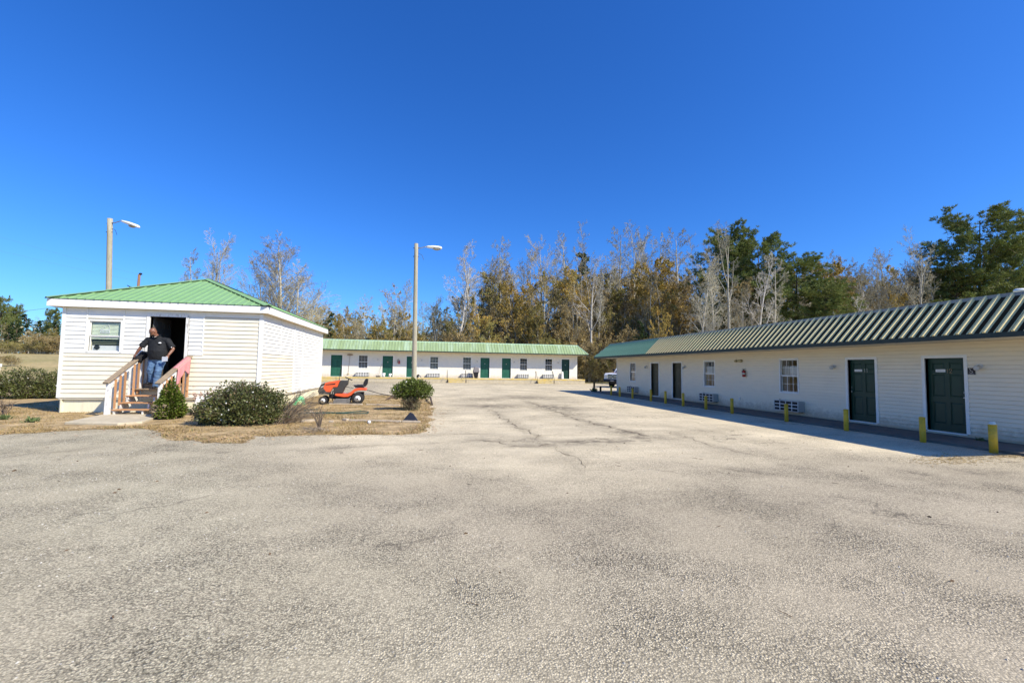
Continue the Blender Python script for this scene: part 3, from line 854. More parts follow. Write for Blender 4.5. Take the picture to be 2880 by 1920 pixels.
    MB().tube(pts, .004, 5).tube([F.P(a + .018, .033, 1.70), F.P(a + .008, .033, 1.66), F.P(a - .022, .033, 1.66), F.P(a - .034, .033, 1.62), F.P(a - .046, .033, 1.625)], .0045, 5).ball(F.P(a + .02, .033, 1.715), .009, 8, 6).build('emblem', wm, t)
    MB().fbox(F, 8.39, 8.50, .03, .0315, 1.588, 1.594).build('lettering', wm, t)
    # walkway
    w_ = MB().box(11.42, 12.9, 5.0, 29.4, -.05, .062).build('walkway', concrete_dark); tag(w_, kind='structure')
    b = MB()
    for i in range(10): b.box(11.43, 12.86, 6.2 + i * 2.4, 6.22 + i * 2.4, .0, .0645)
    b.build('joint', dirt_m, w_)


build_wing()


def bollards():
    pts = [(2795, 1272), (2595, 1246), (2380, 1211), (2210, 1185), (2061, 1162), (1984, 1151), (1922, 1142), (1873, 1133), (1830, 1128), (1780, 1119), (1743, 1114), (1718, 1111)]
    r = random.Random(2); proto = None
    for i, (a, b) in enumerate(pts):
        y = PX(a, b, 11.25)[1]
        if proto is None:
            t = empty('bollard', (0, 0, 0), None, 'bollard', 'yellow bollards along the shaded walkway')
            MB().loft([((0, 0, -.05), .058, .058), ((0, 0, .555), .058, .058)], 14).build('post', yellow_post, t, smooth=True)
            MB().loft([((0, 0, .555), .061, .061), ((0, 0, .565), .061, .061), ((0, 0, .578), .04, .04)], 14).build('cap', yellow_post, t)
            proto = t
        else: t = copy_tree(proto)
        t['label'] = 'short round yellow bollard at the edge of the shaded walkway'
        t.location = (11.25 + r.uniform(-.03, .03), y, 0); t.rotation_euler = (r.uniform(-.02, .02), r.uniform(-.025, .025), r.uniform(0, 6))
        t.scale = (1.0, 1.0, r.uniform(.96, 1.04))
        if i == 0: t['label'] = 'yellow bollard with a pale blue cup upside down on its top'; first = t
    first.location = (11.25, first.location.y, 0); first.rotation_euler = (0, 0, 0); first.scale = (1.15, 1.15, 1)
    c = MB().loft([((11.25, first.location.y, .57), .052, .052), ((11.25, first.location.y, .63), .042, .042)], 14).build('cup', M('pale_blue_cup', (.45, .58, .62), .4), None, (11.25, first.location.y, .57))
    tag(c, 'pale blue plastic cup upside down on a yellow bollard', 'cup')
    for i, (a, b, x, h) in enumerate(((1671, 1101, 11.75, .68), (1689, 1103, 11.85, .42))):
        y = PX(a, b, x)[1]
        t = empty('wooden_post', (x, y, 0), ('tall dark wooden post with a weed at its foot beyond the walkway', 'short dark wooden post beyond the walkway end')[i], 'post')
        MB().box(x - .055, x + .055, y - .055, y + .055, -.03, h).build('shaft', dark_post, t, bevel=.01)
        MB().frus(Fr((x, y, h), (1, 0, 0), (0, 0, 1)), 0, 0, 0, 0, 0, 0, 0) if False else None
        MB().box(x - .06, x + .06, y - .06, y + .06, h, h + .02).build('cap', dark_post, t)


bollards()


# ------------------------------------------------------------------ motel block at the back
KM = .966
def build_motel():
    Y = 48.5; F = Fr((0, Y, 0), (1, 0, 0), (0, -1, 0)); zz = lambda z: 1.55 + (z - 1.55) * KM
    B = empty('motel_building', (0, Y, 0), 'long motel block with weathered green mansard roof and green doors facing the lot', 'building')
    zs = .48
    D = [(-10.04, -8.89), (-4.73, -3.63), (-2.18, -1.12), (5.97, 7.01), (8.44, 9.48), (15.54, 16.50)]
    W = [(-7.22, -6.29), (.36, 1.25), (4.01, 4.90), (10.56, 11.39), (13.56, 14.40)]
    D = [(a * KM, b * KM) for a, b in D]; W = [(a * KM, b * KM) for a, b in W]
    zd, w0, w1 = zz(2.74), zz(1.37), zz(2.75)
    u0, u1, zt = -15.5, 16.83, 3.16
    op = [(a, b, zs, zd) for a, b in D] + [(a, b, w0, w1) for a, b in W]
    cas = [(a - .07, b + .07, 0, zd + .07) for a, b in D] + [(a - .045, b + .045, w0 - .045, w1 + .045) for a, b in W]
    wall_core(B, F, u0, u1, .3, zt, op, motel_siding)
    lap_siding(B, F, u0, u1, zs, zt, .115, cas, motel_siding)
    for x in (u0, u1 - .12): MB().box(x, x + .12, Y + .14, Y + 8, .3, zt).build('wall', motel_siding, B)
    MB().box(u0 + .12, u1 - .12, Y + 7.9, Y + 8, .3, zt).build('wall', motel_siding, B)
    MB().box(u1 - .07, u1 + .024, Y - .022, Y - .003, zs, zt).build('corner_trim', trim_white, B)
    mansard(B, F, -16.6, 17.75, 1.2, .2, 3.26, 4.30, 8.0, dict(sheet=motel_roof, rib=motel_roof, cap=M('pale_green_cap', (.42, .60, .42), .5), fascia=dark_trim), .30, True)
    for i, (a, b) in enumerate(D):
        d = door(B, F, a, b, zs + .02, zd, door_green if i < 5 else door_dark, b - .08 if i != 5 else None, label='green six panel room door' if i < 5 else 'dark green door standing ajar')
        if i: 
            m = MB(); uc = (a + b) / 2
            m.fbox(F, uc - .035, uc + .035, -.09, -.084, zs + 1.52, zs + 1.62); m.build('door_number', M('number_grey', (.42, .43, .36), .5), d)
    for i, (a, b) in enumerate(W):
        window(B, F, a, b, w0, w1, cloth=[(a, b, w0, w1 - .1 * i, curtain), (a + .05, b - .05, w0, w0 + .16, sheet_white)])
    names = ['beside the mop', 'beside the red fire extinguisher', 'beside the covered grill', 'between the green doors and the step rail', 'behind the bent step rail at the end of the block']
    ACs = [(-7.48, -6.15, .44, .92), (.09, 1.43, .43, .91), (3.88, 5.14, .46, .93), (10.35, 11.63, .48, .96), (13.36, 14.64, .5, .97)]
    for (a, b, c, d), nm in zip(ACs, names):
        aircon(F, a * KM * .993, b * KM * .993, max(zs + .07, zz(c) + .03), zz(d), .33, ('air conditioner on the back block ' + nm).replace(' at the end of the block', ''), 5, .027)
    for u, nm in ((-5.2, 'between the mop and a green door'), (-.55, 'right of the door behind the light pole'), (5.6, 'between covered grill window and green door'), (9.85, 'past the second of two neighbouring green doors'), (15.1, 'beside the ajar end door')):
        wall_lamp(F, u * KM, zz(2.35), 'small wall lamp on the back block ' + nm.replace('right of', 'next to'))
    # slab with yellow edge
    s = MB().box(-16.2, 17.3, Y - 1.36, Y + 8, -.05, zs).build('walkway', concrete); tag(s, kind='structure')
    MB().box(-16.2, 17.3, Y - 1.385, Y - 1.361, zs - .13, zs + .004).box(-16.2, 17.3, Y - 1.36, Y - 1.2, zs + .0005, zs + .004).build('painted_edge', yellow_edge, s)
    # three flights of two steps with pipe rails
    for k, (a, b) in enumerate(((-11.0, -8.75), (2.2, 4.2), (12.1, 14.05))):
        a, b = a * KM, b * KM
        lab = ('yellow edged concrete steps beside the first green door', 'yellow edged concrete steps in front of the middle of the block', 'yellow edged concrete steps with bent rails near the end of the block')[k]
        t = empty('concrete_steps', ((a + b) / 2, Y - 1.6, 0), lab, 'steps', 'steps up to the back block')
        for j in range(2):
            z1 = zs - .16 - .16 * j; y1 = Y - 1.387 - .3 * j
            MB().box(a + .12, b - .12, y1 - .3, y1, -.02, z1).build('step', concrete, t)
            MB().box(a + .12, b - .12, y1 - .315, y1 - .3005, z1 - .11, z1 + .004).build('painted_edge', yellow_edge, t)
        for x, nm in ((a, 0), (b, 1)):
            r_ = empty('hand_rail', (x, Y - 1.6, 0), 'thin black pipe rail at the ' + ('near ' if 0 else '') + ('steps by the first green door', 'middle steps of the back block', 'end steps of the back block')[k], 'railing', 'pipe rails of the block steps')
            MB().tube([(x, Y - 1.25, zs), (x, Y - 1.25, zs + .78), (x, Y - 1.35, zs + .85), (x, Y - 2.0, .62), (x, Y - 2.0, 0)], .022, 7).build('pipe', black_metal, r_, smooth=True)
            MB().tube([(x, Y - 2.0, -.02), (x, Y - 2.0, .30)], .045, 8).build('foot', dark_post, r_)
    # small things along the slab
    x = PY(1153, 1052, Y - .2)[0]
    # mop leaning on the wall
    p = F.P(-6.95 - .9 * 0, 0, 0)
    mx = PY(985, 990, Y)[0]
    t = empty('mop', (mx, Y - .06, zs), 'long handled mop hanging upside down against the back block wall', 'mop')
    MB().tube([(mx - .12, Y - .05, zs + .32), (mx, Y - .05, zz(2.75))], .014, 6).build('handle', wood_old, t)
    MB().beam((mx - .28, Y - .07, zz(2.78)), (mx + .28, Y - .07, zz(2.78)), .10, .07).ball((mx, Y - .08, zz(2.80)), (.3, .07, .1), 10, 6).build('mop_head', M('mop_cotton', (.33, .26, .19), .9), t)
    MB().ball((mx - .12, Y - .06, zs + .28), (.12, .05, .05), 8, 6).build('hook_end', M('aged_plastic', (.46, .38, .2)), t)
    bx = PY(1075, 1010, Y)[0]
    t = empty('broom', (bx, Y - .3, zs), 'broom leaning beside a green door of the back block', 'broom')
    MB().tube([(bx, Y - .04, zs + 1.35), (bx - .3, Y - .35, zs + .12)], .014, 6).build('handle', wood_old, t)
    MB().beam((bx - .55, Y - .36, zs + .06), (bx - .12, Y - .36, zs + .06), .09, .12).build('brush_head', black_metal, t)
    ex = PY(1123, 1010, Y)[0]
    t = empty('fire_extinguisher', (ex, Y - .1, zz(1.95)), 'red fire extinguisher on the back block wall beside the light pole', 'fire extinguisher')
    MB().loft([((ex, Y - .1, zz(1.9)), .08, .08), ((ex, Y - .1, zz(2.2)), .08, .08), ((ex, Y - .1, zz(2.27)), .03, .03)], 10).build('cylinder', M('extinguisher_red', (.36, .025, .02)), t, smooth=True)
    MB().tube([(ex, Y - .1, zz(2.27)), (ex - .05, Y - .1, zz(2.42)), (ex - .16, Y - .1, zz(2.35)), (ex - .17, Y - .1, zz(2.0))], .022, 6).build('hose', black_metal, t)
    for i, (px_, s) in enumerate(((1079, 1.0), (1096, .9))):
        c = G(px_, 1060, zs)[0] * KM * 1.03; cx = PY(px_, 1055, Y - .5)[0]
        t = empty('bucket', (cx, Y - .5, zs), ('white bucket on the slab in front of a green door', 'smaller tilted white bucket in front of a green door')[i], 'bucket')
        bk = MB().loft([((cx, Y - .5, zs), .12 * s, .12 * s), ((cx + (.06 if i else 0), Y - .5, zs + .42 * s), .17 * s, .17 * s)], 14).build('body', sheet_white, t, smooth=True)
        MB().tube([(cx - .17 * s, Y - .5, zs + .40 * s), (cx, Y - .62, zs + .34 * s), (cx + .2 * s, Y - .5, zs + .40 * s)], .008, 5).build('handle', steel, t)
    bx = PY(1176, 1058, Y - .8)[0]
    t = MB().loft([((bx, Y - .8, zs), .33, .25), ((bx + .02, Y - .8, zs + .16), .24, .18), ((bx, Y - .8, zs + .34), .05, .05)], 9).build('rubbish_bag', M('black_plastic', (.015, .015, .017), .35), None, (bx, Y - .8, zs)); tag(t, 'small black rubbish bag slumped on the back block slab', 'bag')
    # covered grill on a stand
    gx = PY(1338, 1040, Y - .7)[0]
    t = empty('barbecue_grill', (gx, Y - .7, zs), 'barbecue grill under a grey cover on the back block slab', 'grill')
    gc = M('grey_cover', (.20, .185, .185), .8, .12)
    MB().hexa([(gx - .30, Y - .95, zs + .62), (gx + .38, Y - .95, zs + .62), (gx + .38, Y - .45, zs + .62), (gx - .30, Y - .45, zs + .62), (gx - .18, Y - .9, zs + 1.22), (gx + .32, Y - .9, zs + 1.16), (gx + .32, Y - .5, zs + 1.16), (gx - .18, Y - .5, zs + 1.22)]).build('cover', gc, t, bevel=.05)
    MB().hexa([(gx - .1, Y - .85, zs), (gx + .2, Y - .85, zs), (gx + .2, Y - .5, zs), (gx - .1, Y - .5, zs), (gx - .28, Y - .9, zs + .62), (gx + .3, Y - .9, zs + .62), (gx + .3, Y - .5, zs + .62), (gx - .28, Y - .5, zs + .62)]).build('cart', black_metal, t)
    # pale cloth propped at the ajar door
    cx = PY(1582, 1048, Y - .25)[0]
    t = MB().hexa([(cx - .16, Y - .4, zs), (cx + .12, Y - .4, zs), (cx + .12, Y - .12, zs), (cx - .16, Y - .12, zs), (cx - .10, Y - .3, zs + .85), (cx + .1, Y - .3, zs + .8), (cx + .1, Y - .15, zs + .8), (cx - .10, Y - .15, zs + .85)]).build('laundry_sack', sheet_white, None, (cx, Y - .25, zs), bevel=.06)
    tag(t, 'white laundry sack propping the dark end door of the back block', 'sack')


build_motel()


# ------------------------------------------------------------------ cabin office
def build_cabin():
    X0, X1, Y0, Y1 = -10.95, -5.37, 15.88, 24.5
    FF = Fr((X0, Y0, 0), (1, 0, 0), (0, -1, 0)); FS = Fr((X1, Y0, 0), (0, 1, 0), (1, 0, 0))
    FB = Fr((X0, Y1, 0), (1, 0, 0), (0, 1, 0)); FL = Fr((X0, Y0, 0), (0, 1, 0), (-1, 0, 0))
    B = empty('office_cabin', ((X0 + X1) / 2, Y0, 0), 'small white sided office cabin with green hip roof', 'building')
    W, D = X1 - X0, Y1 - Y0
    u = lambda x: x - X0
    zf, zw, zt = .47, .93, 3.24
    dr = (u(-8.60), u(-7.59), zw - .02, 3.03); wn = (u(-10.24), u(-9.40), 1.90, 2.83)
    wall_core(B, FF, 0, W, zf - .05, zt, [dr, wn], cream_siding)
    for F_, L_ in ((FS, D), (FL, D), (FB, W)): wall_core(B, F_, .001 if F_ is FB else 0, L_ - (.001 if F_ is FB else .14) , zf - .05, zt, [], cream_siding)
    cs = [(dr[0] - .10, dr[1] + .10, .0, 3.3)]
    zp = 1.86
    lap_siding(B, FF, .07, u(-8.72), zf, zp, .135, [], cream_siding, wob=.002)
    lap_siding(B, FF, u(-7.48), W - .07, zf, .86, .135, [], rust_siding, wob=.002)
    lap_siding(B, FF, u(-7.48), W - .07, .86, zp, .135, [], cream_siding, wob=.002)
    lap_siding(B, FF, u(-7.06), W - .07, zp, 3.05, .135, [], cream_siding, wob=.002)
    wc = [(wn[0] - .06, wn[1] + .06, wn[2] - .03, wn[3] + .05)]
    for a, b in ((.07, u(-10.33)), (u(-10.30), u(-9.34)), (u(-9.31), u(-8.72)), (u(-7.48), u(-7.10))):
        lap_siding(B, FF, a, b, zp, 3.05, .135, wc, white_siding, base=.006, wob=.002)
    tr = MB()
    for x in (-10.315, -9.325, -7.08): tr.fbox(FF, u(x) - .018, u(x) + .018, .0, .034, zp, 3.23)
    tr.fbox(FF, 0.02, u(-8.72), .0, .030, zp - .03, zp + .004); tr.fbox(FF, u(-7.48), u(-7.06), .0, .030, zp - .03, zp + .004)
    tr.build('batten', trim_white, B)
    MB().fbox(FF, -.02, .07, 0, .036, zf, 3.23).build('corner_trim', trim_white, B)
    MB().fbox(FF, W - .07, W + .036, 0, .036, zf, 3.23).fbox(FS, 0.0, .07, .0, .036, zf, 3.23).build('corner_trim', trim_white, B)
    fz = MB(); fz.fbox(FF, .07, W - .07, 0, .012, 3.05, 3.235); fz.build('frieze', white_siding, B)
    MB().fbox(FF, u(-7.05), W - .07, .012, .022, 3.045, 3.07).build('frieze_trim', M('tan_trim', (.5, .42, .3), .6), B)
    # doorway casing and threshold; the leaf stands open inside
    dc = MB(); dc.fbox(FF, dr[0] - .10, dr[0], -.15, .035, zw, 3.12); dc.fbox(FF, dr[1], dr[1] + .09, -.15, .035, zw, 3.12); dc.fbox(FF, dr[0], dr[1], -.15, .034, 3.03, 3.12)
    dc.build('door_casing', wood_white, B); MB().fbox(FF, dr[0], dr[1], -.2, .05, zw - .06, zw).build('threshold', wood_old, B)
    FD = Fr((-8.60, Y0 + .15, 0), (0, 1, 0), (1, 0, 0))
    door(B, FD, .02, .96, zw + .01, 3.02, M('inner_door_paint', (.10, .09, .08), .6), .88, rec=-.03, casing=False, label='open inward swung door in shadow')
    ib = MB(); ib.box(X0 + .15, X1 - .15, Y0 + .15, Y1 - .15, zw - .1, zw - .02); ib.build('floor', interior, B)
    ib = MB(); ib.box(X0 + .15, X1 - .15, Y0 + 2.4, Y0 + 2.45, zw - .02, 3.2); ib.box(X0 + .15, X1 - .15, Y0 + .15, Y0 + 2.4, 3.2, 3.22); ib.box(X0 + .145, X0 + .16, Y0 + .15, Y0 + 2.4, zw - .02, 3.2); ib.box(-7.2, -7.18, Y0 + .15, Y0 + 2.4, zw - .02, 3.2); ib.build('partition', interior, B)
    # window with blinds, card and desk fan
    Wd = window(B, FF, wn[0], wn[1], wn[2], wn[3], (0, 0), (0, 0), None, .05)
    bl = None
    for i in range(12):
        z = 2.30 + i * .042
        MB().hexa([FF.P(wn[0] + .03, -.050, z - .018), FF.P(wn[1] - .03, -.050, z - .018), FF.P(wn[1] - .03, -.047, z - .018), FF.P(wn[0] + .03, -.047, z - .018), FF.P(wn[0] + .03, -.066, z + .018), FF.P(wn[1] - .03, -.066, z + .018), FF.P(wn[1] - .03, -.063, z + .018), FF.P(wn[0] + .03, -.063, z + .018)]).build('blind_slat', blind_m, Wd)
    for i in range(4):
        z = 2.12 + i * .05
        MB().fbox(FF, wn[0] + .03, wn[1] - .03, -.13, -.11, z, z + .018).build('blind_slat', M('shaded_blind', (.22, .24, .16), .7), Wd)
    MB().fbox(FF, wn[0] + .02, wn[1] - .02, -.12, -.10, 1.90, 2.08).build('window_board', sheet_white, Wd)
    cd = MB().fbox(FF, wn[0] + .26, wn[0] + .52, -.044, -.039, 2.47, 2.58).build('window_card', sheet_white, Wd)
    k = MB()
    for i in range(6): k.fbox(FF, wn[0] + .285 + i * .037, wn[0] + .305 + i * .037, -.039, -.038, 2.49, 2.55)
    k.build('card_print', M('card_ink', (.35, .42, .33), .8), cd)
    MB().tube([FF.P(wn[0] + .27, -.042, 2.58), FF.P(wn[0] + .40, -.042, 2.66), FF.P(wn[0] + .46, -.042, 2.74), FF.P(wn[0] + .50, -.042, 2.66), FF.P(wn[0] + .51, -.042, 2.58)], .006, 5).build('card_hanger', sheet_white, Wd)
    p = FF.P(wn[0] + .17, -.085, 2.02); t = empty('desk_fan', FF.P(wn[0] + .17, -.085, 1.91), 'small round black fan behind the cabin window', 'fan')
    MB().tube([p - FF.n * .02, p + FF.n * .02], .07, 16).build('fan_head', black_metal, t); MB().tube([p, p - Vector((0, 0, .1))], .015, 8).build('stand', black_metal, t)
    # side wall
    ys = [0.21, 1.95, 3.65, 4.98]
    lap_siding(B, FS, .07, 1.95, 1.93, 3.05, .125, [], white_siding, base=.006, wob=.002)
    lap_siding(B, FS, 1.98, 3.64, 1.93, 3.05, .125, [], white_siding, wob=.002)
    lap_siding(B, FS, .07, 3.64, zf, 1.93, .125, [], cream_siding, wob=.002)
    lap_siding(B, FS, 3.70, 4.94, zf - .02, 3.05, .125, [], white_siding, base=.006, wob=.002)
    lap_siding(B, FS, 5.02, D - .07, zf, 3.05, .125, [], white_siding, wob=.002)
    tr = MB(); tr.fbox(FS, 1.95, 1.98, 0, .034, 1.93, 3.23)
    for a in (3.64, 4.94): tr.fbox(FS, a, a + .06, 0, .036, zf - .02, 3.23)
    tr.fbox(FS, D - .07, D + .02, 0, .036, zf, 3.23); tr.build('batten', trim_white, B)
    MB().fbox(FS, .07, D - .07, 0, .012, 3.05, 3.235).build('frieze', white_siding, B)
    lap_siding(B, FL, .07, D - .07, zf, 3.23, .135, [], cream_siding, True)
    # buckled foot of the siding and skirting sheets
    for F_, L_, st in ((FF, W, .62), (FS, D, .62), (FL, D, 1.2)):
        a = 0.0; i = 0
        while a < L_ - .01:
            b_ = min(L_, a + st); MB().fbox(F_, a + .002, b_ - .002, -.10, -.075 + .006 * (i % 2), -.04, zf + .02).build('skirting_sheet', skirting, B); a = b_; i += 1
    # roof
    ex0, ex1, ey0, ey1, ze = -11.30, -5.12, 15.66, 24.75, 3.47
    xm = (ex0 + ex1) / 2 - .1; za = 4.78; ya, yb = ey0 + 3.1, ey1 - 3.1
    A = Vector((xm, ya, za)); Bk = Vector((xm, yb, za))
    c0, c1, c2, c3 = Vector((ex0, ey0, ze)), Vector((ex1, ey0, ze)), Vector((ex1, ey1, ze)), Vector((ex0, ey1, ze))
    rf = MB(); rf.poly([c0, c1, A]).poly([c1, c2, Bk, A]).poly([c2, c3, Bk]).poly([c3, c0, A, Bk])
    roof = rf.build('roof', green_roof, B)
    def slope_ribs(p, q, tops):
        e = (q - p); L_ = e.length; e = e / L_; m = MB(); s = .115
        up = (tops[0] - p); nrm = e.cross(up).normalized(); nrm = nrm if nrm.z > 0 else -nrm
        up = nrm.cross(e).normalized(); up = up if up.z > 0 else -up
        poly = [p] + [q] + tops[::-1]
        while s < L_:
            o_ = p + e * s; best = 0
            for i in range(1, len(poly)):
                a, b_ = poly[i], poly[(i + 1) % len(poly)]
                # intersect line o_+up*t with a-b in (e,up)
                ax, ay = (a - p).dot(e) - s, (a - p).dot(up); bx, by = (b_ - p).dot(e) - s, (b_ - p).dot(up)
                if (ax > 0) != (bx > 0): best = max(best, ay + (by - ay) * (-ax) / (bx - ax))
            if best > .1:
                def PR(du, t, l): return o_ + e * du + up * (t * best) + nrm * l
                g_ = rib_mesh(lambda du, t, l: PR(du, t - .004, l), .99, .02, .028, .012); i = len(m.v); m.v += g_.v
                for f in g_.f: m.face(tuple(i + j for j in f))
            s += .23
        m.build('ribbed_slope', green_roof, roof)['kind'] = 'stuff'
    slope_ribs(c0, c1, [A]); slope_ribs(c1, c2, [A, Bk]); slope_ribs(c2, c3, [Bk]); slope_ribs(c3, c0, [Bk, A])
    def cap(a, b_):
        d = (b_ - a).normalized(); s = d.cross(Vector((0, 0, 1))).normalized(); m = MB(); up = Vector((0, 0, 1))
        for sg in (-1, 1):
            m.poly([a + up * .045, b_ + up * .045, b_ + s * sg * .15 + up * .0, a + s * sg * .15 + up * .0])
        m.build('hip_cap', green_roof, roof)
        g_ = MB(); g_.beam(a + up * .0, b_ + up * .0, .24, .02); g_.build('closure_strip', dark_trim, roof)
    for a, b_ in ((c0, A), (c1, A), (c2, Bk), (c3, Bk), (A, Bk)): cap(a, b_)
    fs = MB(); t_ = .03
    fs.box(ex0 + .02, ex1 - .02, ey0 + .02, ey0 + .02 + t_, 3.235, 3.455); fs.build('fascia', white_paint, B)
    MB().box(ex1 - .02 - t_, ex1 - .019, ey0 + .051, ey1 - .02, 3.235, 3.455).build('fascia', white_paint, B)
    MB().box(ex0 + .019, ex0 + .02 + t_, ey0 + .051, ey1 - .02, 3.235, 3.455).build('fascia', white_paint, B)
    MB().box(ex0 + .02, ex1 - .02, ey1 - .05, ey1 - .02, 3.235, 3.454).build('fascia', white_paint, B)
    MB().box(ex0 + .051, ex1 - .051, ey0 + .051, ey1 - .051, 3.240, 3.252).build('soffit', soffit_m, B)
    return FF


FF = build_cabin()


# ------------------------------------------------------------------ porch steps
def porch():
    xl, xr = -8.84, -7.62; y0 = 14.66
    T = empty('porch_steps', ((xl + xr) / 2, y0, .08), 'timber porch steps with white posts and orange balusters up to the cabin door', 'steps')
    zs = [.22, .40, .59, .78]
    for i, z in enumerate(zs):
        y = y0 + .27 * i
        MB().box(xl + .05, xr - .03, y, y + .29, z - .035, z).build('tread', wood_new if i < 3 else wood_old, T, bevel=.004)
    MB().box(xl + .03, xr - .02, y0 + 1.09, 15.84, .79, .915).build('landing', wood_old, T, bevel=.004)
    # sawtooth white stringers
    for x in (xl + .08, xr - .42, xr - .12):
        b = MB(); pts = []
        for i, z in enumerate(zs):
            y = y0 + .27 * i; pts += [(x, y + .03, z - .17 if i else .08), (x, y + .03, z - .036), (x, y + .28, z - .036)]
        pts += [(x, 15.8, .75), (x, 15.8, .45), (x, y0 + .35, .08)]
        MB().prism(pts, (.04, 0, 0)).build('stringer', wood_white, T)
    # posts
    for x, y, zb, zt, wd, mt in ((xl - .03, y0 - .02, .06, .95, .11, wood_white), (xr + .05, y0 - .02, .06, .96, .10, wood_white), (xl + .14, 15.70, .78, 1.80, .16, wood_white), (xr + .22, 15.74, .50, 1.72, .06, wood_new)):
        MB().hexa([(x - wd / 2, y - wd / 2, zb), (x + wd / 2, y - wd / 2, zb), (x + wd / 2, y + wd / 2, zb), (x - wd / 2, y + wd / 2, zb), (x - wd / 2 + .01, y - wd / 2, zt), (x + wd / 2 - .005, y - wd / 2, zt), (x + wd / 2, y + wd / 2, zt), (x - wd / 2, y + wd / 2, zt)]).build('post', mt, T, bevel=.005)
    # hand rails, lower rails, balusters
    for side, (a, b) in enumerate((((xl - .05, y0 - .14, .97), (xl + .20, 15.80, 1.90)), ((xr + .03, y0 - .14, .97), (xr + .22, 15.83, 1.80)))):
        a, b = Vector(a), Vector(b)
        MB().beam(a, b, .16, .045).build('hand_rail', wood_old, T, bevel=.006)
        MB().beam(a + Vector((.0, .1, -.09)), b + Vector((0, -.05, -.10)), .045, .09).build('under_rail', wood_white, T)
        n = 8 if side == 0 else 7
        for i in range(n):
            t = (i + .9) / (n + .6); p = a.lerp(b, t); top = p.z - .10
            zb = .16 + (p.y - y0) * .52
            off = .035 if side == 0 else .03
            MB().box(p.x + off - .02, p.x + off + .02, p.y - .02, p.y + .02, zb, top).build('baluster', wood_new if (i + side) % 4 else wood_white, T)
    # black jacket over the left rail, pink towel over the right one
    a, b = Vector((xl - .05, y0 - .14, .97)), Vector((xl + .20, 15.80, 1.90)); c0 = a.lerp(b, .74); c1 = a.lerp(b, .97)
    m = MB(); d = (b - a).normalized(); rr = random.Random(4)
    ring = []
    for i in range(7):
        p = c0.lerp(c1, i / 6); h = .16 + .05 * math.sin(i * 1.4); th = .105 + .02 * rr.random()
        ring.append((p + Vector((0, 0, -.05)), Vector((th, 0, 0)), Vector((0, -d.z, d.y)) * (h * .75)))
    m.loft(ring, 12)
    o = m.build('jacket', M('black_cloth', (.014, .014, .017), .85, .15, 12, bump=.3), None, c0, smooth=True)
    tag(o, 'black jacket bunched over the top of the porch rail', 'jacket')
    md = o.modifiers.new('subsurf', 'SUBSURF'); md.levels = md.render_levels = 2
    tx = bpy.data.textures.new('cloth_folds', 'CLOUDS'); tx.noise_scale = .09
    dm = o.modifiers.new('folds', 'DISPLACE'); dm.texture = tx; dm.strength = .05; dm.mid_level = .5
    # towel
    a, b = Vector((xr + .03, y0 - .14, .97)), Vector((xr + .22, 15.83, 1.80)); m = MB(); N_, K_ = 14, 16
    def tw(i, j):
        t = .50 + .42 * i / N_; p = a.lerp(b, t); s = j / K_            # s: from inside hem over the rail to outside hem
        half = .095; L_in, L_out = .22, .42 + .13 * math.sin(i * .5 + .6)
        if s < .28: q = s / .28; z = -L_in * (1 - q); x = -half
        elif s < .46: q = (s - .28) / .18; z = .035; x = -half + 2 * half * q
        else: q = (s - .46) / .54; z = .02 - L_out * q; x = half + .015 * math.sin(i * 1.1) * q
        return p + Vector((x + .006 * math.sin(i * 2.2), -.10 * (s - .46 if s > .46 else 0), z))
    for i in range(N_ + 1):
        for j in range(K_ + 1): m.v.append(tuple(tw(i, j)))
    for i in range(N_):
        for j in range(K_):
            q = i * (K_ + 1) + j; m.face((q, q + 1, q + K_ + 2, q + K_ + 1))
    o = m.build('towel', M('pink_terry', (.56, .24, .24), .95, .2, 60, bump=.5), None, a.lerp(b, .7), smooth=True)
    tag(o, 'pink towel hung over the sloping porch rail', 'towel')
    so_ = o.modifiers.new('solid', 'SOLIDIFY'); so_.thickness = .012


porch()

# concrete pad in front of the steps
b_ = MB()
pad = [G(*p) for p in ((180, 1196), (240, 1183), (292, 1172), (445, 1169), (440, 1180), (400, 1194), (330, 1199))]
top = [(p[0], p[1], .085) for p in pad]; top[3] = (-7.3, 14.75, .085); top[2] = (-9.05, 14.85, .085)
o = MB().prism([(x, y, -.04) for x, y, z in top], (0, 0, .125)).build('path', concrete, bevel=.02); tag(o, kind='structure')


# ------------------------------------------------------------------ person
def remesh(o, vox, sm=4):
    m = o.modifiers.new('skin', 'REMESH'); m.mode = 'VOXEL'; m.voxel_size = vox; m.use_smooth_shade = True
    s = o.modifiers.new('smooth', 'SMOOTH'); s.iterations = sm; s.factor = .5


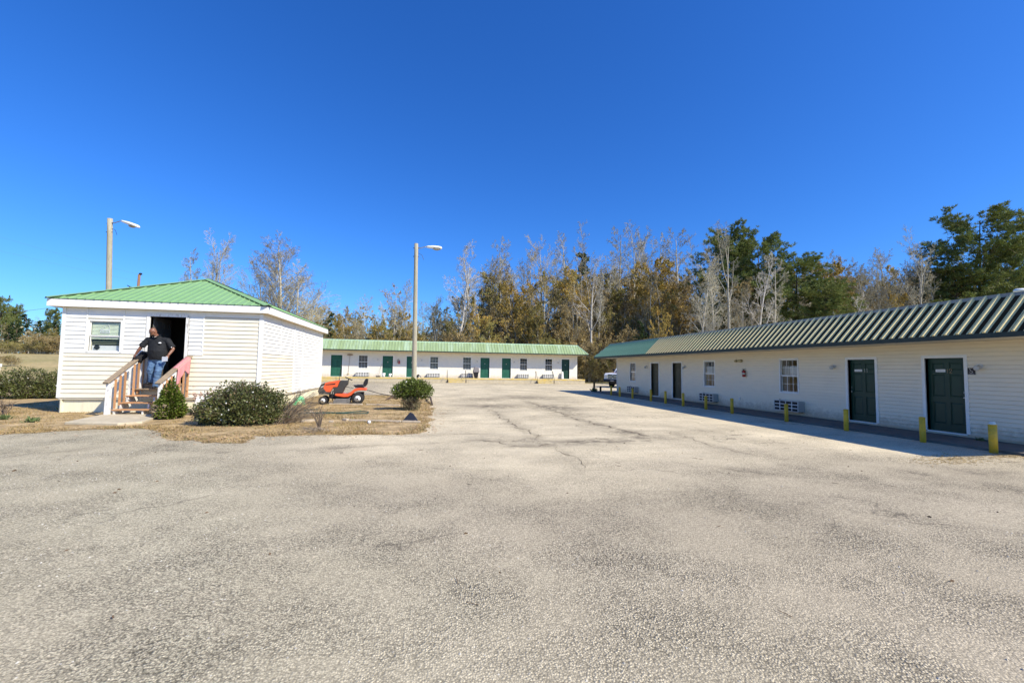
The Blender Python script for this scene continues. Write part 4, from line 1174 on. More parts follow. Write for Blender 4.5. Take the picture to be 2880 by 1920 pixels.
def person():
    T = empty('person', (-8.15, 15.5, .92), 'bald person in black polo and blue jeans stepping out of the cabin door holding papers', 'person')
    skin = M('brown_skin', (.20, .088, .050), .42, .12, 9, spec=.45)
    shirt_m = M('black_polo', (.012, .013, .015), .8, .15, 14, bump=.15); jean = M('blue_denim', (.055, .115, .22), .85, .18, 16, bump=.2, c2=(.15, .24, .37), c2amt=.7, c2scale=5)
    V = Vector
    sL, eL, hL = V((-8.40, 15.44, 2.26)), V((-8.55, 15.37, 2.02)), V((-8.655, 15.36, 1.83))
    sR, eR, hR = V((-7.88, 15.46, 2.26)), V((-7.70, 15.44, 2.00)), V((-7.74, 15.27, 1.80))
    hip = V((-8.13, 15.50, 1.72)); head = V((-8.21, 15.33, 2.50))
    kL, aL = V((-8.27, 15.42, 1.36)), V((-8.29, 15.55, 1.00)); kR, aR = V((-8.03, 15.36, 1.32)), V((-8.09, 15.40, .88))
    body = MB()
    body.loft([(hip + V((0, 0, -.10)), .15, .12), (hip + V((0, 0, .05)), .19, .15), (V((-8.13, 15.48, 1.95)), .20, .16), (V((-8.13, 15.47, 2.18)), .21, .13), (V((-8.13, 15.46, 2.30)), .17, .09), (V((-8.14, 15.44, 2.36)), .07, .07)], 16)
    body.tube([V((-8.14, 15.45, 2.30)), V((-8.17, 15.40, 2.40)), head + V((.01, .02, -.04))], [.075, .068, .06], 10)
    fd = V((-.55, -.60, -.55)).normalized()          # where the face looks: down along the rail
    sd_ = fd.cross(V((0, 0, 1))).normalized(); ud = sd_.cross(fd).normalized()
    def H(a, b, c): return head + sd_ * a + fd * b + ud * c
    rings = []
    for c, rx, ry, off in ((-.125, .030, .035, .035), (-.105, .052, .055, .030), (-.07, .064, .078, .018), (-.03, .072, .092, .006), (.02, .077, .098, 0), (.065, .074, .094, -.004), (.10, .056, .074, -.008), (.122, .028, .040, -.010)):
        rings.append((H(0, off, c), sd_ * rx, fd * ry))
    body.loft(rings, 16)
    body.loft([(H(0, .085, .025), sd_ * .012, ud * .018), (H(0, .112, -.018), sd_ * .019, ud * .012)], 8)              # nose
    body.loft([(H(0, .08, -.060), sd_ * .028, ud * .010), (H(0, .099, -.060), sd_ * .020, ud * .008)], 8)               # mouth
    for s in (-1, 1): body.ball(H(s * .079, -.008, -.005), (.014, .022, .03), 8, 6)                                    # ears
    for sh, el, ha in ((sL, eL, hL), (sR, eR, hR)):
        body.tube([sh, sh.lerp(el, .5), el, el.lerp(ha, .35), ha], [.062, .056, .046, .045, .031], 10)
    # hands: palm and five fingers, left closed on the rail, right holding papers
    def hand(w_, d, across, curl, side):
        d, across = d.normalized(), across.normalized(); nrm = d.cross(across).normalized() * side
        pc = w_ + d * .045
        body.loft([(w_, across * .027, nrm * .018), (w_ + d * .04, across * .038, nrm * .018), (w_ + d * .085, across * .038, nrm * .014)], 8)
        for i, L_ in enumerate((.068, .078, .073, .058)):
            p0 = w_ + d * .075 + across * (.029 - .0195 * i); p1 = p0 + (d * .75 - nrm * curl * .5) * L_ * .5; p2 = p1 + (d * .25 - nrm * curl) * L_ * .38; p3 = p2 + (-d * .3 * curl - nrm * curl * .8) * L_ * .3
            body.tube([p0, p1, p2, p3], [.0092, .0088, .008, .006], 6)
        q = w_ + d * .02 + across * .032; body.tube([q, q + across * .02 + d * .025 - nrm * .008, q + across * .012 + d * .058 - nrm * .02], [.012, .0105, .008], 6)
    hand(hL, V((-.30, -.35, -.62)), V((.72, -.68, .0)), .9, 1)
    hand(hR, V((.0, -.35, -.85)), V((-.4, -.9, .2)), .9, -1)
    for k_, a_, hx in ((kL, aL, -.10), (kR, aR, .10)):
        hp = hip + V((hx, 0, .0)); body.tube([hp, hp.lerp(k_, .5), k_, k_.lerp(a_, .35), a_, a_ - V((0, 0, .06))], [.10, .088, .062, .062, .045, .04], 10)
    o = body.build('body', skin, T, smooth=True); remesh(o, .0065, 3)
    # polo shirt
    s = MB()
    s.loft([(V((-8.12, 15.48, 1.66)), .235, .185), (V((-8.12, 15.47, 1.78)), .255, .215), (V((-8.125, 15.455, 1.93)), .262, .225), (V((-8.13, 15.46, 2.08)), .258, .19), (V((-8.135, 15.465, 2.20)), .262, .155), (V((-8.14, 15.46, 2.29)), .225, .12), (V((-8.145, 15.45, 2.355)), .115, .09), (V((-8.15, 15.435, 2.385)), .085, .075)], 20)
    for sh, el in ((sL, eL), (sR, eR)):
        s.tube([sh + (V((-8.14, 15.46, 2.26)) - sh) * .4, sh, sh.lerp(el, .45), sh.lerp(el, .88)], [.10, .092, .085, .088], 12)
    o = s.build('polo_shirt', shirt_m, T, smooth=True); remesh(o, .012, 4)
    tx = bpy.data.textures.new('shirt_folds', 'CLOUDS'); tx.noise_scale = .10
    dm = o.modifiers.new('folds', 'DISPLACE'); dm.texture = tx; dm.strength = .025; dm.mid_level = .5
    # white undershirt at the neck, chest emblem and sleeve mark
    wm = sheet_white
    nc = V((-8.155, 15.43, 2.39))
    MB().tube([nc + V((-.075, -.005, .0)), nc + V((-.055, -.07, -.015)), nc + V((.0, -.098, -.05)), nc + V((.055, -.065, -.01)), nc + V((.08, 0, .015))], .014, 6).build('undershirt', wm, T, smooth=True)
    MB().tube([nc + V((-.085, .0, .0)), nc + V((-.065, -.085, -.01)), nc + V((.01, -.125, -.07))], .017, 6).tube([nc + V((.015, -.125, -.07)), nc + V((.075, -.08, .0)), nc + V((.095, .0, .02))], .017, 6).build('collar', shirt_m, T, smooth=True)
    MB().loft([(V((-7.99, 15.265, 2.16)), .035, .012), (V((-7.985, 15.27, 2.178)), .045, .012), (V((-7.99, 15.28, 2.192)), .022, .01)], 8).build('chest_emblem', wm, T)
    MB().ball(sR.lerp(eR, .82) + V((.02, -.085, 0)), (.016, .008, .014), 8, 6).build('sleeve_emblem', wm, T)
    # jeans, belt line hidden by the shirt
    j = MB()
    j.loft([(hip + V((0, 0, -.14)), .17, .13), (hip + V((0, 0, -.05)), .215, .165), (hip + V((0, 0, .06)), .215, .17)], 18)
    for k_, a_, hx in ((kL, aL, -.105), (kR, aR, .105)):
        hp = hip + V((hx, 0, -.03)); j.tube([hp, hp.lerp(k_, .5), k_, k_.lerp(a_, .5), a_ + V((0, -.01, -.02)), a_ + V((0, -.01, -.045))], [.122, .112, .093, .086, .088, .086], 14)
    o = j.build('jeans', jean, T, smooth=True); remesh(o, .012, 3)
    tx = bpy.data.textures.new('jean_folds', 'CLOUDS'); tx.noise_scale = .06
    dm = o.modifiers.new('folds', 'DISPLACE'); dm.texture = tx; dm.strength = .03; dm.mid_level = .5
    for a_, dr in ((aL, V((-.25, -1, 0))), (aR, V((.15, -1, -.1)))):
        f = V((dr.x, dr.y, 0)).normalized(); r_ = V((f.y, -f.x, 0)); base = a_.z - .085
        def Q(t, wd, h): return (V((a_.x, a_.y, base)) + f * t + V((0, 0, h * .5)), r_ * wd, V((0, 0, h * .5)))
        MB().loft([Q(-.09, .025, .07), Q(-.06, .042, .10), Q(.02, .046, .105), Q(.09, .050, .075), Q(.16, .046, .06), Q(.20, .022, .04)], 12).build('shoe', M('black_shoe', (.012, .012, .014), .4), T, smooth=True)
    # glasses and beard
    g = MB()
    for s_ in (-1, 1):
        g.loft([(H(s_ * .032, .094, .022), sd_ * .026, ud * .019), (H(s_ * .032, .098, .022), sd_ * .024, ud * .017)], 10)
        g.tube([H(s_ * .058, .09, .026), H(s_ * .079, .0, .02)], .004, 5)
    g.tube([H(-.008, .101, .026), H(.008, .101, .026)], .004, 5)
    g.build('glasses', M('dark_lens', (.012, .012, .014), .15), T)
    MB().loft([(H(0, .050, -.118), sd_ * .040, fd * .035), (H(0, .046, -.085), sd_ * .056, fd * .050), (H(0, .040, -.055), sd_ * .062, fd * .054)], 12).build('beard', M('black_hair', (.015, .012, .011), .9), T, smooth=True)
    # papers in the hand
    c = hR + V((-.06, -.055, -.12)); m = MB()
    for k in range(4):
        a = -.25 + k * .14; m.mi = k % 2
        ux, uz = V((math.cos(a), .15, math.sin(a) * .4)), V((-math.sin(a) * .3, -.12, 1)); q = c + V((0, -.004 * k, 0))
        ux, uz = ux * .72, uz * .78
        m.hexa([q - ux * .10 - uz * .09, q + ux * .10 - uz * .075, q + ux * .10 - uz * .075 + V((0, .0015, 0)), q - ux * .10 - uz * .09 + V((0, .0015, 0)), q - ux * .085 + uz * .09, q + ux * .105 + uz * .10, q + ux * .105 + uz * .10 + V((0, .0015, 0)), q - ux * .085 + uz * .09 + V((0, .0015, 0))])
    o = m.build('papers', [sheet_white, M('grey_print', (.45, .47, .52), .8)], None, c); tag(o, 'folded white papers held in the hand of the person', 'papers')


person()


# ------------------------------------------------------------------ riding mower (built facing -x at the origin)
def mower():
    T = empty('riding_mower', (0, 0, 0), 'orange and black riding lawn mower parked on dry grass beside the cabin', 'lawn mower')
    K = .00239; orange = M('orange_paint', (.72, .105, .03), .32, .06, 4, spec=.5, c2=(.55, .10, .04), c2amt=.4, c2scale=3)
    grey = M('dark_grey_plastic', (.045, .043, .040), .55, .12, 8); black = black_metal
    rub = M('tyre_rubber', (.028, .027, .026), .85, .2, 20, bump=.3); deckm = M('dusty_deck', (.15, .145, .14), .5, .2, 6); rim = M('pale_wheel_rim', (.74, .74, .72), .45, .06)
    P = lambda x, y, w_: ((x - 720) * K, w_, (655 - y) * K)
    def prof(pts, hw, name, mat, par=T, bev=.015, hw2=None):
        return MB().prism([P(x, y, -hw) for x, y in pts], (0, 2 * hw, 0)).build(name, mat, par, bevel=bev)
    hood = prof([(400, 256), (520, 228), (640, 208), (652, 218), (612, 335), (540, 338), (492, 428), (420, 428), (368, 352)], .25, 'hood', orange, bev=.03)
    for s in (-1, 1):
        MB().prism([P(402, 300, s * .25), P(420, 285, s * .25), P(585, 262, s * .25), P(570, 288, s * .25)], (0, s * .006, 0)).build('hood_vent', black, hood)
        MB().prism([P(330, 330, s * .15), P(385, 300, s * .15), P(372, 335, s * .15), P(325, 355, s * .15)], (0, s * .115, 0)).build('headlight', M('lens_grey', (.35, .35, .33), .2), hood)
    prof([(398, 258), (322, 290), (292, 372), (276, 412), (302, 462), (480, 470), (492, 430), (420, 430), (366, 352)], .26, 'grille', grey, bev=.02)
    for i in range(3): MB().box((300 - 720) * K - .004, (330 - 720) * K, -.16, .16, (655 - 350 - i * 30) * K, (655 - 340 - i * 30) * K).build('grille_bar', black, T)
    prof([(655, 212), (800, 213), (796, 280), (748, 345), (706, 452), (592, 452), (556, 470), (542, 342), (614, 337)], .24, 'dashboard', grey, bev=.025)
    prof([(470, 470), (850, 470), (1010, 430), (1090, 430), (1090, 520), (900, 560), (560, 560), (470, 540)], .20, 'chassis', black)
    prof([(575, 470), (600, 455), (790, 457), (848, 430), (918, 366), (1000, 345), (1128, 352), (1142, 372), (1136, 396), (1060, 392), (1000, 394), (930, 420), (865, 488), (812, 514), (740, 518), (600, 496)], .44, 'fender', orange, bev=.025)
    prof([(560, 575), (600, 545), (820, 545), (855, 560), (848, 620), (830, 630), (560, 630)], .50, 'cutting_deck', deckm, bev=.02)
    prof([(640, 530), (760, 530), (750, 560), (650, 560)], .3, 'deck_cover', black)
    st = prof([(888, 300), (905, 318), (935, 345), (1080, 340), (1100, 325), (1070, 290), (960, 292), (940, 300)], .22, 'seat', M('black_vinyl', (.018, .018, .02), .45, .1), bev=.03)
    prof([(1062, 320), (1075, 240), (1110, 178), (1140, 172), (1160, 190), (1150, 270), (1120, 320), (1090, 332)], .21, 'seat_back', M('black_vinyl', (.018, .018, .02)), bev=.035)
    MB().tube([P(770, 260, 0), P(800, 190, 0)], .022, 8).build('steering_column', black, T)
    a = R(25); c = Vector(P(802, 180, 0)); ring = [c + Vector((math.cos(q) * .17 * math.cos(a), math.sin(q) * .17, -math.cos(q) * .17 * math.sin(a))) for q in np.linspace(0, 2 * math.pi, 25)]
    w_ = MB().tube(ring, .015, 7).build('steering_wheel', black, T, smooth=True)
    m = MB()
    for q in (0, 2.1, 4.2): m.tube([c, c + Vector((math.cos(q) * .165 * math.cos(a), math.sin(q) * .165, -math.cos(q) * .165 * math.sin(a)))], .012, 5)
    m.ball(c, .035, 8, 6).build('spoke', black, w_)
    def wheel(x, y, r, yc, hw, rr):
        cx, cz = (x - 720) * K, r
        def ringp(w, q): return (Vector((cx, yc + w, cz)), Vector((q, 0, 0)), Vector((0, 0, q)))
        t = MB().loft([ringp(-hw, rr * 1.02), ringp(-hw * 1.0, r * .80), ringp(-hw * .75, r * .97), ringp(-hw * .3, r), ringp(hw * .3, r), ringp(hw * .75, r * .97), ringp(hw, r * .80), ringp(hw, rr * 1.02)], 24).build('wheel', rub, T, smooth=True)
        tr = MB(); n = 22
        for i in range(n):
            q = 2 * math.pi * i / n; d = Vector((math.cos(q), 0, math.sin(q))); p = Vector((cx, yc, cz)) + d * (r * .985)
            tr.beam(p + Vector((0, -hw * .8, 0)), p + Vector((0, hw * .8, 0)), .02, .022, d)
        tr.build('tread', rub, t)
        s = -1 if yc < 0 else 1
        MB().loft([ringp(s * hw * 1.02, rr), ringp(s * hw * .80, rr * .82), ringp(s * hw * .6, rr * .35), ringp(s * hw * 1.05, rr * .2), ringp(s * hw * 1.08, .01)], 20).build('rim', rim, t, smooth=True)
        MB().loft([ringp(s * hw * 1.06, rr * .24), ringp(s * hw * 1.2, rr * .2)], 12).build('hub_cap', black, t)
    for s in (-1, 1):
        wheel(985, 545, .262, s * .40, .11, .135); wheel(380, 585, .180, s * .38, .075, .10)
    MB().tube([P(380, 585, -.38), P(380, 560, 0), P(380, 585, .38)], .025, 8).build('front_axle', black, T)
    MB().tube([P(985, 545, -.4), P(985, 545, .4)], .03, 8).build('rear_axle', black, T)
    MB().tube([P(545, 400, -.30), P(530, 470, -.30), P(540, 590, -.30)], .022, 7).tube([P(760, 330, -.3), P(900, 350, -.3)], .012, 6).build('lever', black, T)
    MB().tube([P(860, 520, -.45), P(820, 560, -.5), P(815, 600, -.5)], .02, 6).build('lift_arm', steel, T)
    T.location = (-3.30, 19.2, .02); T.rotation_euler = (0, 0, R(5)); T.scale = (.90, .90, .90)
    # rope from the tow plate to the shrub
    p0 = T.matrix_basis @ Vector(P(1140, 390, -.1)); p1 = Vector((-.9, 17.2, .45))
    o = MB().tube([p0, p0.lerp(p1, .4) - Vector((0, 0, .05)), p0.lerp(p1, .75) - Vector((0, 0, .04)), p1], .014, 6).build('tow_rope', black, None, p1, smooth=True)
    tag(o, 'taut dark rope from the mower to the round shrub', 'rope')


mower()


# ------------------------------------------------------------------ pickup truck nose behind the wing (built facing -x)
def truck():
    T = empty('pickup_truck', (0, 0, 0), 'white pickup truck with black bumper parked behind the end of the shaded wing', 'truck')
    wp = M('white_car_paint', (.80, .80, .80), .25, .03, spec=.5); bk = M('black_plastic', (.015, .015, .017)); gl = M('dark_windscreen', (.02, .025, .03), .08, .02, spec=.6); ch = M('chrome_trim', (.55, .55, .56), .2, .05, metal=1); rub = M('tyre_rubber', (.028, .027, .026))
    hw = .98
    def prof(pts, h, name, mat, par=T, bev=.03, y0=None):
        return MB().prism([(x, -h if y0 is None else y0, z) for x, z in pts], (0, 2 * h, 0)).build(name, mat, par, bevel=bev)
    body = prof([(-2.7, .62), (-2.78, .75), (-2.76, 1.16), (-2.6, 1.28), (-1.35, 1.36), (-1.3, .62), (-1.33, .55), (-1.45, .85), (-1.75, 1.0), (-2.05, .9), (-2.2, .62)], hw, 'front_body', wp, bev=.05)
    prof([(-1.38, .50), (-1.38, 1.37), (-.75, 1.95), (-.3, 2.0), (1.0, 1.98), (1.15, 1.35), (1.15, .50)], hw * .97, 'cab', wp, bev=.06)
    MB().hexa([(-1.37, -.78, 1.42), (-1.37, .78, 1.42), (-1.30, .78, 1.42), (-1.30, -.78, 1.42), (-.80, -.68, 1.90), (-.80, .68, 1.90), (-.74, .68, 1.90), (-.74, -.68, 1.90)]).build('windscreen', gl, T)
    for s in (-1, 1):
        MB().prism([(-1.15, s * hw * .972, 1.42), (-.72, s * hw * .972, 1.86), (.9, s * hw * .972, 1.86), (1.0, s * hw * .972, 1.42)], (0, s * .012, 0)).build('side_window', gl, T)
        MB().prism([(-1.25, s * hw * .975, 1.5), (-1.05, s * hw * .975, 1.5), (-1.05, s * hw * .975, 1.68), (-1.25, s * hw * .975, 1.68)], (0, s * .2, 0)).build('mirror', bk, T, bevel=.03)
        MB().box(-2.80, -2.60, min(s * .62, s * .96), max(s * .62, s * .96), .86, 1.14).build('headlight', M('clear_lens', (.55, .57, .56), .12, .05), T, bevel=.03)
        MB().box(-2.805, -2.79, min(s * .56, s * .61), max(s * .56, s * .61), .82, 1.18).build('lamp_trim', ch, T)
    prof([(1.2, .52), (1.2, 1.32), (2.9, 1.32), (2.9, .52)], hw * .96, 'load_bed', wp, bev=.04)
    g = MB().box(-2.815, -2.78, -.58, .58, .80, 1.20).build('grille', ch, T, bevel=.02)
    for i in range(3):
        for j in (-1, 1): MB().box(-2.823, -2.815, min(j * .04, j * .53), max(j * .04, j * .53), .84 + i * .12, .92 + i * .12).build('grille_slot', bk, g)
    MB().box(-2.83, -2.816, -.05, .05, .92, 1.06).build('emblem', bk, g)
    prof([(-2.88, .48), (-2.92, .58), (-2.90, .76), (-2.6, .78), (-2.2, .70), (-2.2, .50)], hw * 1.0, 'bumper', bk, bev=.04)
    MB().box(-2.935, -2.90, -.17, .17, .56, .68).build('number_plate', M('plate_grey', (.25, .25, .24), .5), T)
    prof([(-2.2, .32), (2.8, .32), (2.8, .55), (-2.2, .55)], .7, 'chassis', bk)
    MB().box(-2.4, -1.4, -.4, .4, 1.345, 1.372).build('hood_stripe', M('red_decal', (.45, .05, .05), .4), T)
    for x in (-1.75, 1.95):
        for s in (-1, 1):
            y = s * (hw - .12)
            def rg(w, q): return (Vector((x, y + w, .38)), Vector((q, 0, 0)), Vector((0, 0, q)))
            t = MB().loft([rg(-.12, .25), rg(-.12, .34), rg(-.09, .38), rg(.09, .38), rg(.12, .34), rg(.12, .25)], 24).build('wheel', rub, T, smooth=True)
            MB().loft([rg(s * .122, .25), rg(s * .10, .2), rg(s * .09, .1), rg(s * .12, .06)], 18).build('rim', ch, t)
    T.location = (18.65, 38.6, 0); T.rotation_euler = (0, 0, R(31)); 
    return T


truck()


# ------------------------------------------------------------------ light poles, wires
def light_pole(base, top_z, r0, r1, hd, label, out=1.1, lean=(0, 0), drop=.0):
    x, y = base; t = empty('light_pole', (x, y, 0), label, 'light pole', 'wooden light poles')
    top = Vector((x + lean[0], y + lean[1], top_z)); V = Vector
    n = 12; pts = [V((x, y, -.2)).lerp(top, i / n) for i in range(n + 1)]
    MB().tube(pts, [r0 + (r1 - r0) * i / n for i in range(n + 1)], 14).build('pole', pole_wood, t, smooth=True)
    h = V(hd).normalized(); s = h.cross(V((0, 0, 1))).normalized(); a = top - V((0, 0, .22)) + h * r1
    arm_end = a + h * (out * .38) + V((0, 0, .10))
    MB().tube([a, a + h * out * .12, a + h * out * .30 + V((0, 0, .08)), arm_end + h * .08], .022, 8).build('arm', steel, t, smooth=True)
    MB().tube([a - h * .02 + V((0, 0, .08)), a - h * .02 - V((0, 0, .10))], .035, 6).build('bracket', steel, t)
    L_ = out * .72; e = arm_end; dn = V((0, 0, -1))
    def sec(k, wd, ht, dz): return (e + h * (L_ * k) + V((0, 0, dz - drop * k)), s * wd, V((0, 0, ht)))
    MB().loft([sec(0, .045, .045, 0), sec(.12, .075, .06, 0), sec(.45, .15, .085, .0), sec(.75, .17, .085, -.005), sec(.93, .14, .075, -.01), sec(1.0, .07, .04, -.02)], 14).build('lamp_head', lamp_white, t, smooth=True)
    c = e + h * (L_ * .66) + V((0, 0, -.085 - drop * .66))
    MB().loft([(c + V((0, 0, .03)), h * .24, s * .135), (c - V((0, 0, .03)), h * .20, s * .11), (c - V((0, 0, .07)), h * .08, s * .05)], 14).build('lens', lamp_lens, t, smooth=True)
    for q in (.25, .7):
        p = top - V((0, 0, q)); MB().tube([p - h * (r1 + .05), p + h * (r1 + .05)], .018, 6).build('bolt', black_metal, t)
    m = MB().tube([top - V((0, 0, .5)) + h * r1, top - V((0, 0, .6)) + h * (r1 + .22), top - V((0, 0, .85)) + h * (r1 + .32)], .010, 5).tube([top - V((0, 0, .35)) + h * r1 * 1.05, top - V((0, 0, 1.6)) + h * r1 * 1.1], .012, 5)
    m.build('cable', black_metal, t)
    return top


topC = light_pole((-.62, 24.0), 8.15, .135, .10, (1, .05, 0), 'tall grey wooden light pole behind the round shrub in the lot', 1.15, (-.10, 0))
pl = PY(300, 810, 26.0)
topL = light_pole((pl[0] + .35, 26.0), 8.95, .135, .115, (1, -.25, 0), 'thick weathered light pole rising behind the cabin roof', 1.35, (-.42, 0), .30)
lp = CC + ray(2868, 812) * 17.5
light_pole((lp[0] + 1.25, lp[1] - .55), lp[2] + .02, .14, .11, (-.9, .4, 0), 'light pole whose white lamp head overhangs the roof of the shaded wing', 1.3, (0, 0), -.05)
# brown utility pole far behind
bp_ = PY(392, 772, 75.0)
t = empty('utility_pole', (bp_[0], 75, 0), 'reddish brown utility pole just showing over the cabin roof', 'utility pole')
MB().tube([(bp_[0] - .3, 75, 0), (bp_[0], 75, bp_[2])], [.24, .17], 10).build('pole', pole_brown, t, smooth=True)
MB().ball((bp_[0] + .15, 75, bp_[2] + .1), (.24, .2, .17), 8, 6).build('insulator', black_metal, t)
MB().ball((bp_[0] - 1.0, 75, bp_[2] - 2.05), (.35, .2, .2), 8, 6).tube([(bp_[0] - 1.5, 75, bp_[2] - 1.7), (bp_[0] - .2, 75, bp_[2] - 2.3)], .06, 6).build('crossarm', black_metal, t)


def wire(a, b, sag, label, r=.012):
    a, b = Vector(a), Vector(b)
    pts = [a.lerp(b, i / 20) - Vector((0, 0, sag * 4 * (i / 20) * (1 - i / 20))) for i in range(21)]
    o = MB().tube(pts, r, 4).build('power_line', M('wire_grey', (.10, .11, .13), .6), None, a); tag(o, label, 'wire', 'overhead wires')


wire(PY(-160, 617, 62.0), (bp_[0], 75, bp_[2]), .25, 'upper overhead wire running to the brown utility pole', .006)
wire(PY(-160, 664, 62.0), (bp_[0], 75, bp_[2] - 1.0), .25, 'lower overhead wire running to the brown utility pole', .006)
wire(PY(-200, 895, 60.0), PY(240, 850, 60.0), .3, 'low overhead wire across the trees beyond the hedge', .02)


# ------------------------------------------------------------------ plants
bark_grey = M('grey_bark', (.42, .385, .30), .9, .25, 4, rand=.3)
bark_pale = M('pale_bark', (.60, .57, .50), .85, .25, 3, c2=(.34, .30, .25), c2amt=.7, c2scale=2)
bark_pine = M('pine_bark', (.13, .085, .06), .95, .25, 4, rand=.2)
twig_grey = M('grey_twigs', (.45, .42, .31), .9, .2, 3, rand=.25)
twig_brown = M('brown_twigs', (.36, .31, .19), .9, .2, 3, rand=.25)
lf_gold = M('golden_leaves', (.56, .37, .10), .8, .4, 1.2, c2=(.34, .29, .07), c2amt=.9, c2scale=.35, rand=.25, trans=.3)
lf_olive = M('olive_leaves', (.25, .235, .065), .8, .4, 1.2, c2=(.38, .30, .085), c2amt=.9, c2scale=.4, rand=.25, trans=.3)
lf_rust = M('rust_leaves', (.37, .27, .12), .8, .4, 1.2, c2=(.30, .24, .10), c2amt=.9, c2scale=.4, rand=.25, trans=.3)
lf_dry = M('dry_leaves', (.26, .19, .10), .85, .4, 1.2, rand=.3, trans=.2)
needle = M('pine_needles', (.12, .165, .045), .7, .4, .8, c2=(.24, .265, .07), c2amt=.9, c2scale=.3, rand=.15, trans=.15)
lf_ever = M('evergreen_leaves', (.035, .065, .018), .6, .4, 1.5, c2=(.06, .085, .02), c2amt=.8, c2scale=.6, rand=.15, trans=.15)
lf_bush = M('glossy_bush_leaves', (.060, .078, .020), .5, .45, 3, c2=(.13, .135, .04), c2amt=.9, c2scale=3, spec=.5, trans=.12)
lf_cone = M('conifer_sprays', (.085, .135, .012), .7, .4, 3, c2=(.13, .15, .02), c2amt=.8, c2scale=3, trans=.15)
lf_brown = M('browned_sprays', (.20, .145, .07), .85, .35, 4)
lf_young = M('yellow_green_leaves', (.14, .18, .03), .5, .4, 3, c2=(.08, .115, .02), c2amt=.8, c2scale=3, trans=.2)
stem_m = M('shrub_stems', (.16, .12, .085), .9, .25, 6)
stem_pale = M('bleached_stems', (.30, .24, .17), .9, .25, 6)
petal = M('white_petals', (.82, .80, .76), .6, .04)


class TB:
    """fast soup of tubes and leaves for a crown"""
    def __init__(s, seed): s.v, s.f, s.m, s.r = [], [], [], random.Random(seed)
    def tube(s, pts, rads, n, mi):
        v, b, k = s.v, len(s.v), len(pts)
        d0 = pts[-1] - pts[0]
        if d0.length < 1e-6: return
        d0.normalize(); x = d0.orthogonal().normalized(); y = d0.cross(x)
        cs = [(math.cos(6.2832 * j / n), math.sin(6.2832 * j / n)) for j in range(n)]
        for p, r in zip(pts, rads):
            for c, q in cs: v.append((p.x + (x.x * c + y.x * q) * r, p.y + (x.y * c + y.y * q) * r, p.z + (x.z * c + y.z * q) * r))
        for i in range(k - 1):
            for j in range(n):
                j2 = (j + 1) % n; s.f.append((b + i * n + j, b + i * n + j2, b + (i + 1) * n + j2, b + (i + 1) * n + j)); s.m.append(mi)
    def leaf(s, p, size, mi, flat=0.0, asp=.55, d=None):
        r = s.r
        a = Vector((r.gauss(0, 1), r.gauss(0, 1), r.gauss(0, 1) * (1 - flat)))
        if d is not None: a = a * .6 + d
        a.normalize(); q = Vector((r.gauss(0, 1), r.gauss(0, 1), r.gauss(0, 1))); c = a.cross(q)
        if c.length < 1e-4: return
        c.normalize(); a *= size; c *= size * asp * .5; b = len(s.v)
        m = p + a * .45
        s.v += [(p.x, p.y, p.z), (m.x + c.x, m.y + c.y, m.z + c.z), (p.x + a.x, p.y + a.y, p.z + a.z), (m.x - c.x, m.y - c.y, m.z - c.z)]
        s.f.append((b, b + 1, b + 2, b + 3)); s.m.append(mi)
    def mesh(s, name, mats):
        me = bpy.data.meshes.new(name); me.from_pydata(s.v, [], s.f)
        for m in mats: me.materials.append(m)
        me.polygons.foreach_set('material_index', s.m); me.update(); return me


def rdir(r, d, ang):
    """unit vector at angle ang from d"""
    x = d.orthogonal().normalized(); y = d.cross(x); a = r.uniform(0, 6.2832)
    return (d * math.cos(ang) + (x * math.cos(a) + y * math.sin(a)) * math.sin(ang)).normalized()


def grow(tk, cr, p, d, L, rad, lev, S, ends):
    r = tk.r; seg = (8, 5, 3, 2, 1)[lev]; pts, rr = [p.copy()], [rad]; q = p.copy(); dd = d.copy()
    tip = S.get('tip', (.12, .25, .3, .4, .5))[lev]
    for i in range(seg):
        w_ = S['wob'][lev]; dd = (dd + Vector((r.gauss(0, w_), r.gauss(0, w_), r.gauss(0, w_) + S['up'][lev]))).normalized()
        q = q + dd * (L / seg); pts.append(q.copy()); rr.append(rad * (1 - (1 - tip) * (i + 1) / seg))
    (tk if lev < S.get('limb', 2) else cr).tube(pts, rr, (7, 5, 4, 3, 3)[lev], 0)
    if lev >= S['lev']:
        ends.append((pts, dd)); return
    n = S['n'][lev]; n = max(1, int(n * r.uniform(.8, 1.2)))
    t0 = S['t0'][lev]
    for k in range(n):
        t = t0 + (1 - t0) * ((k + r.random()) / n); x = t * seg; i = min(seg - 1, int(x)); f = x - i
        pp = pts[i].lerp(pts[i + 1], f); pd = (pts[i + 1] - pts[i]).normalized()
        env = S['env'](t) if lev == 0 else (1 - .55 * t)
        cl = (S['H'] * S['lr'][0] if lev == 0 else L * S['lr'][lev]) * env * r.uniform(.75, 1.2)
        cd = rdir(r, pd, R(S['ang'][lev]) * r.uniform(.7, 1.25))
        if lev == 0 and S.get('flat'): cd = Vector((cd.x, cd.y, cd.z * S['flat'])).normalized()
        grow(tk, cr, pp, cd, cl, max(S.get('rmin', .006), rr[i] * S['rr'][lev] * (1 - .4 * t)), lev + 1, S, ends)
    if lev == 0 or r.random() < .7: ends.append((pts[-2:], dd))


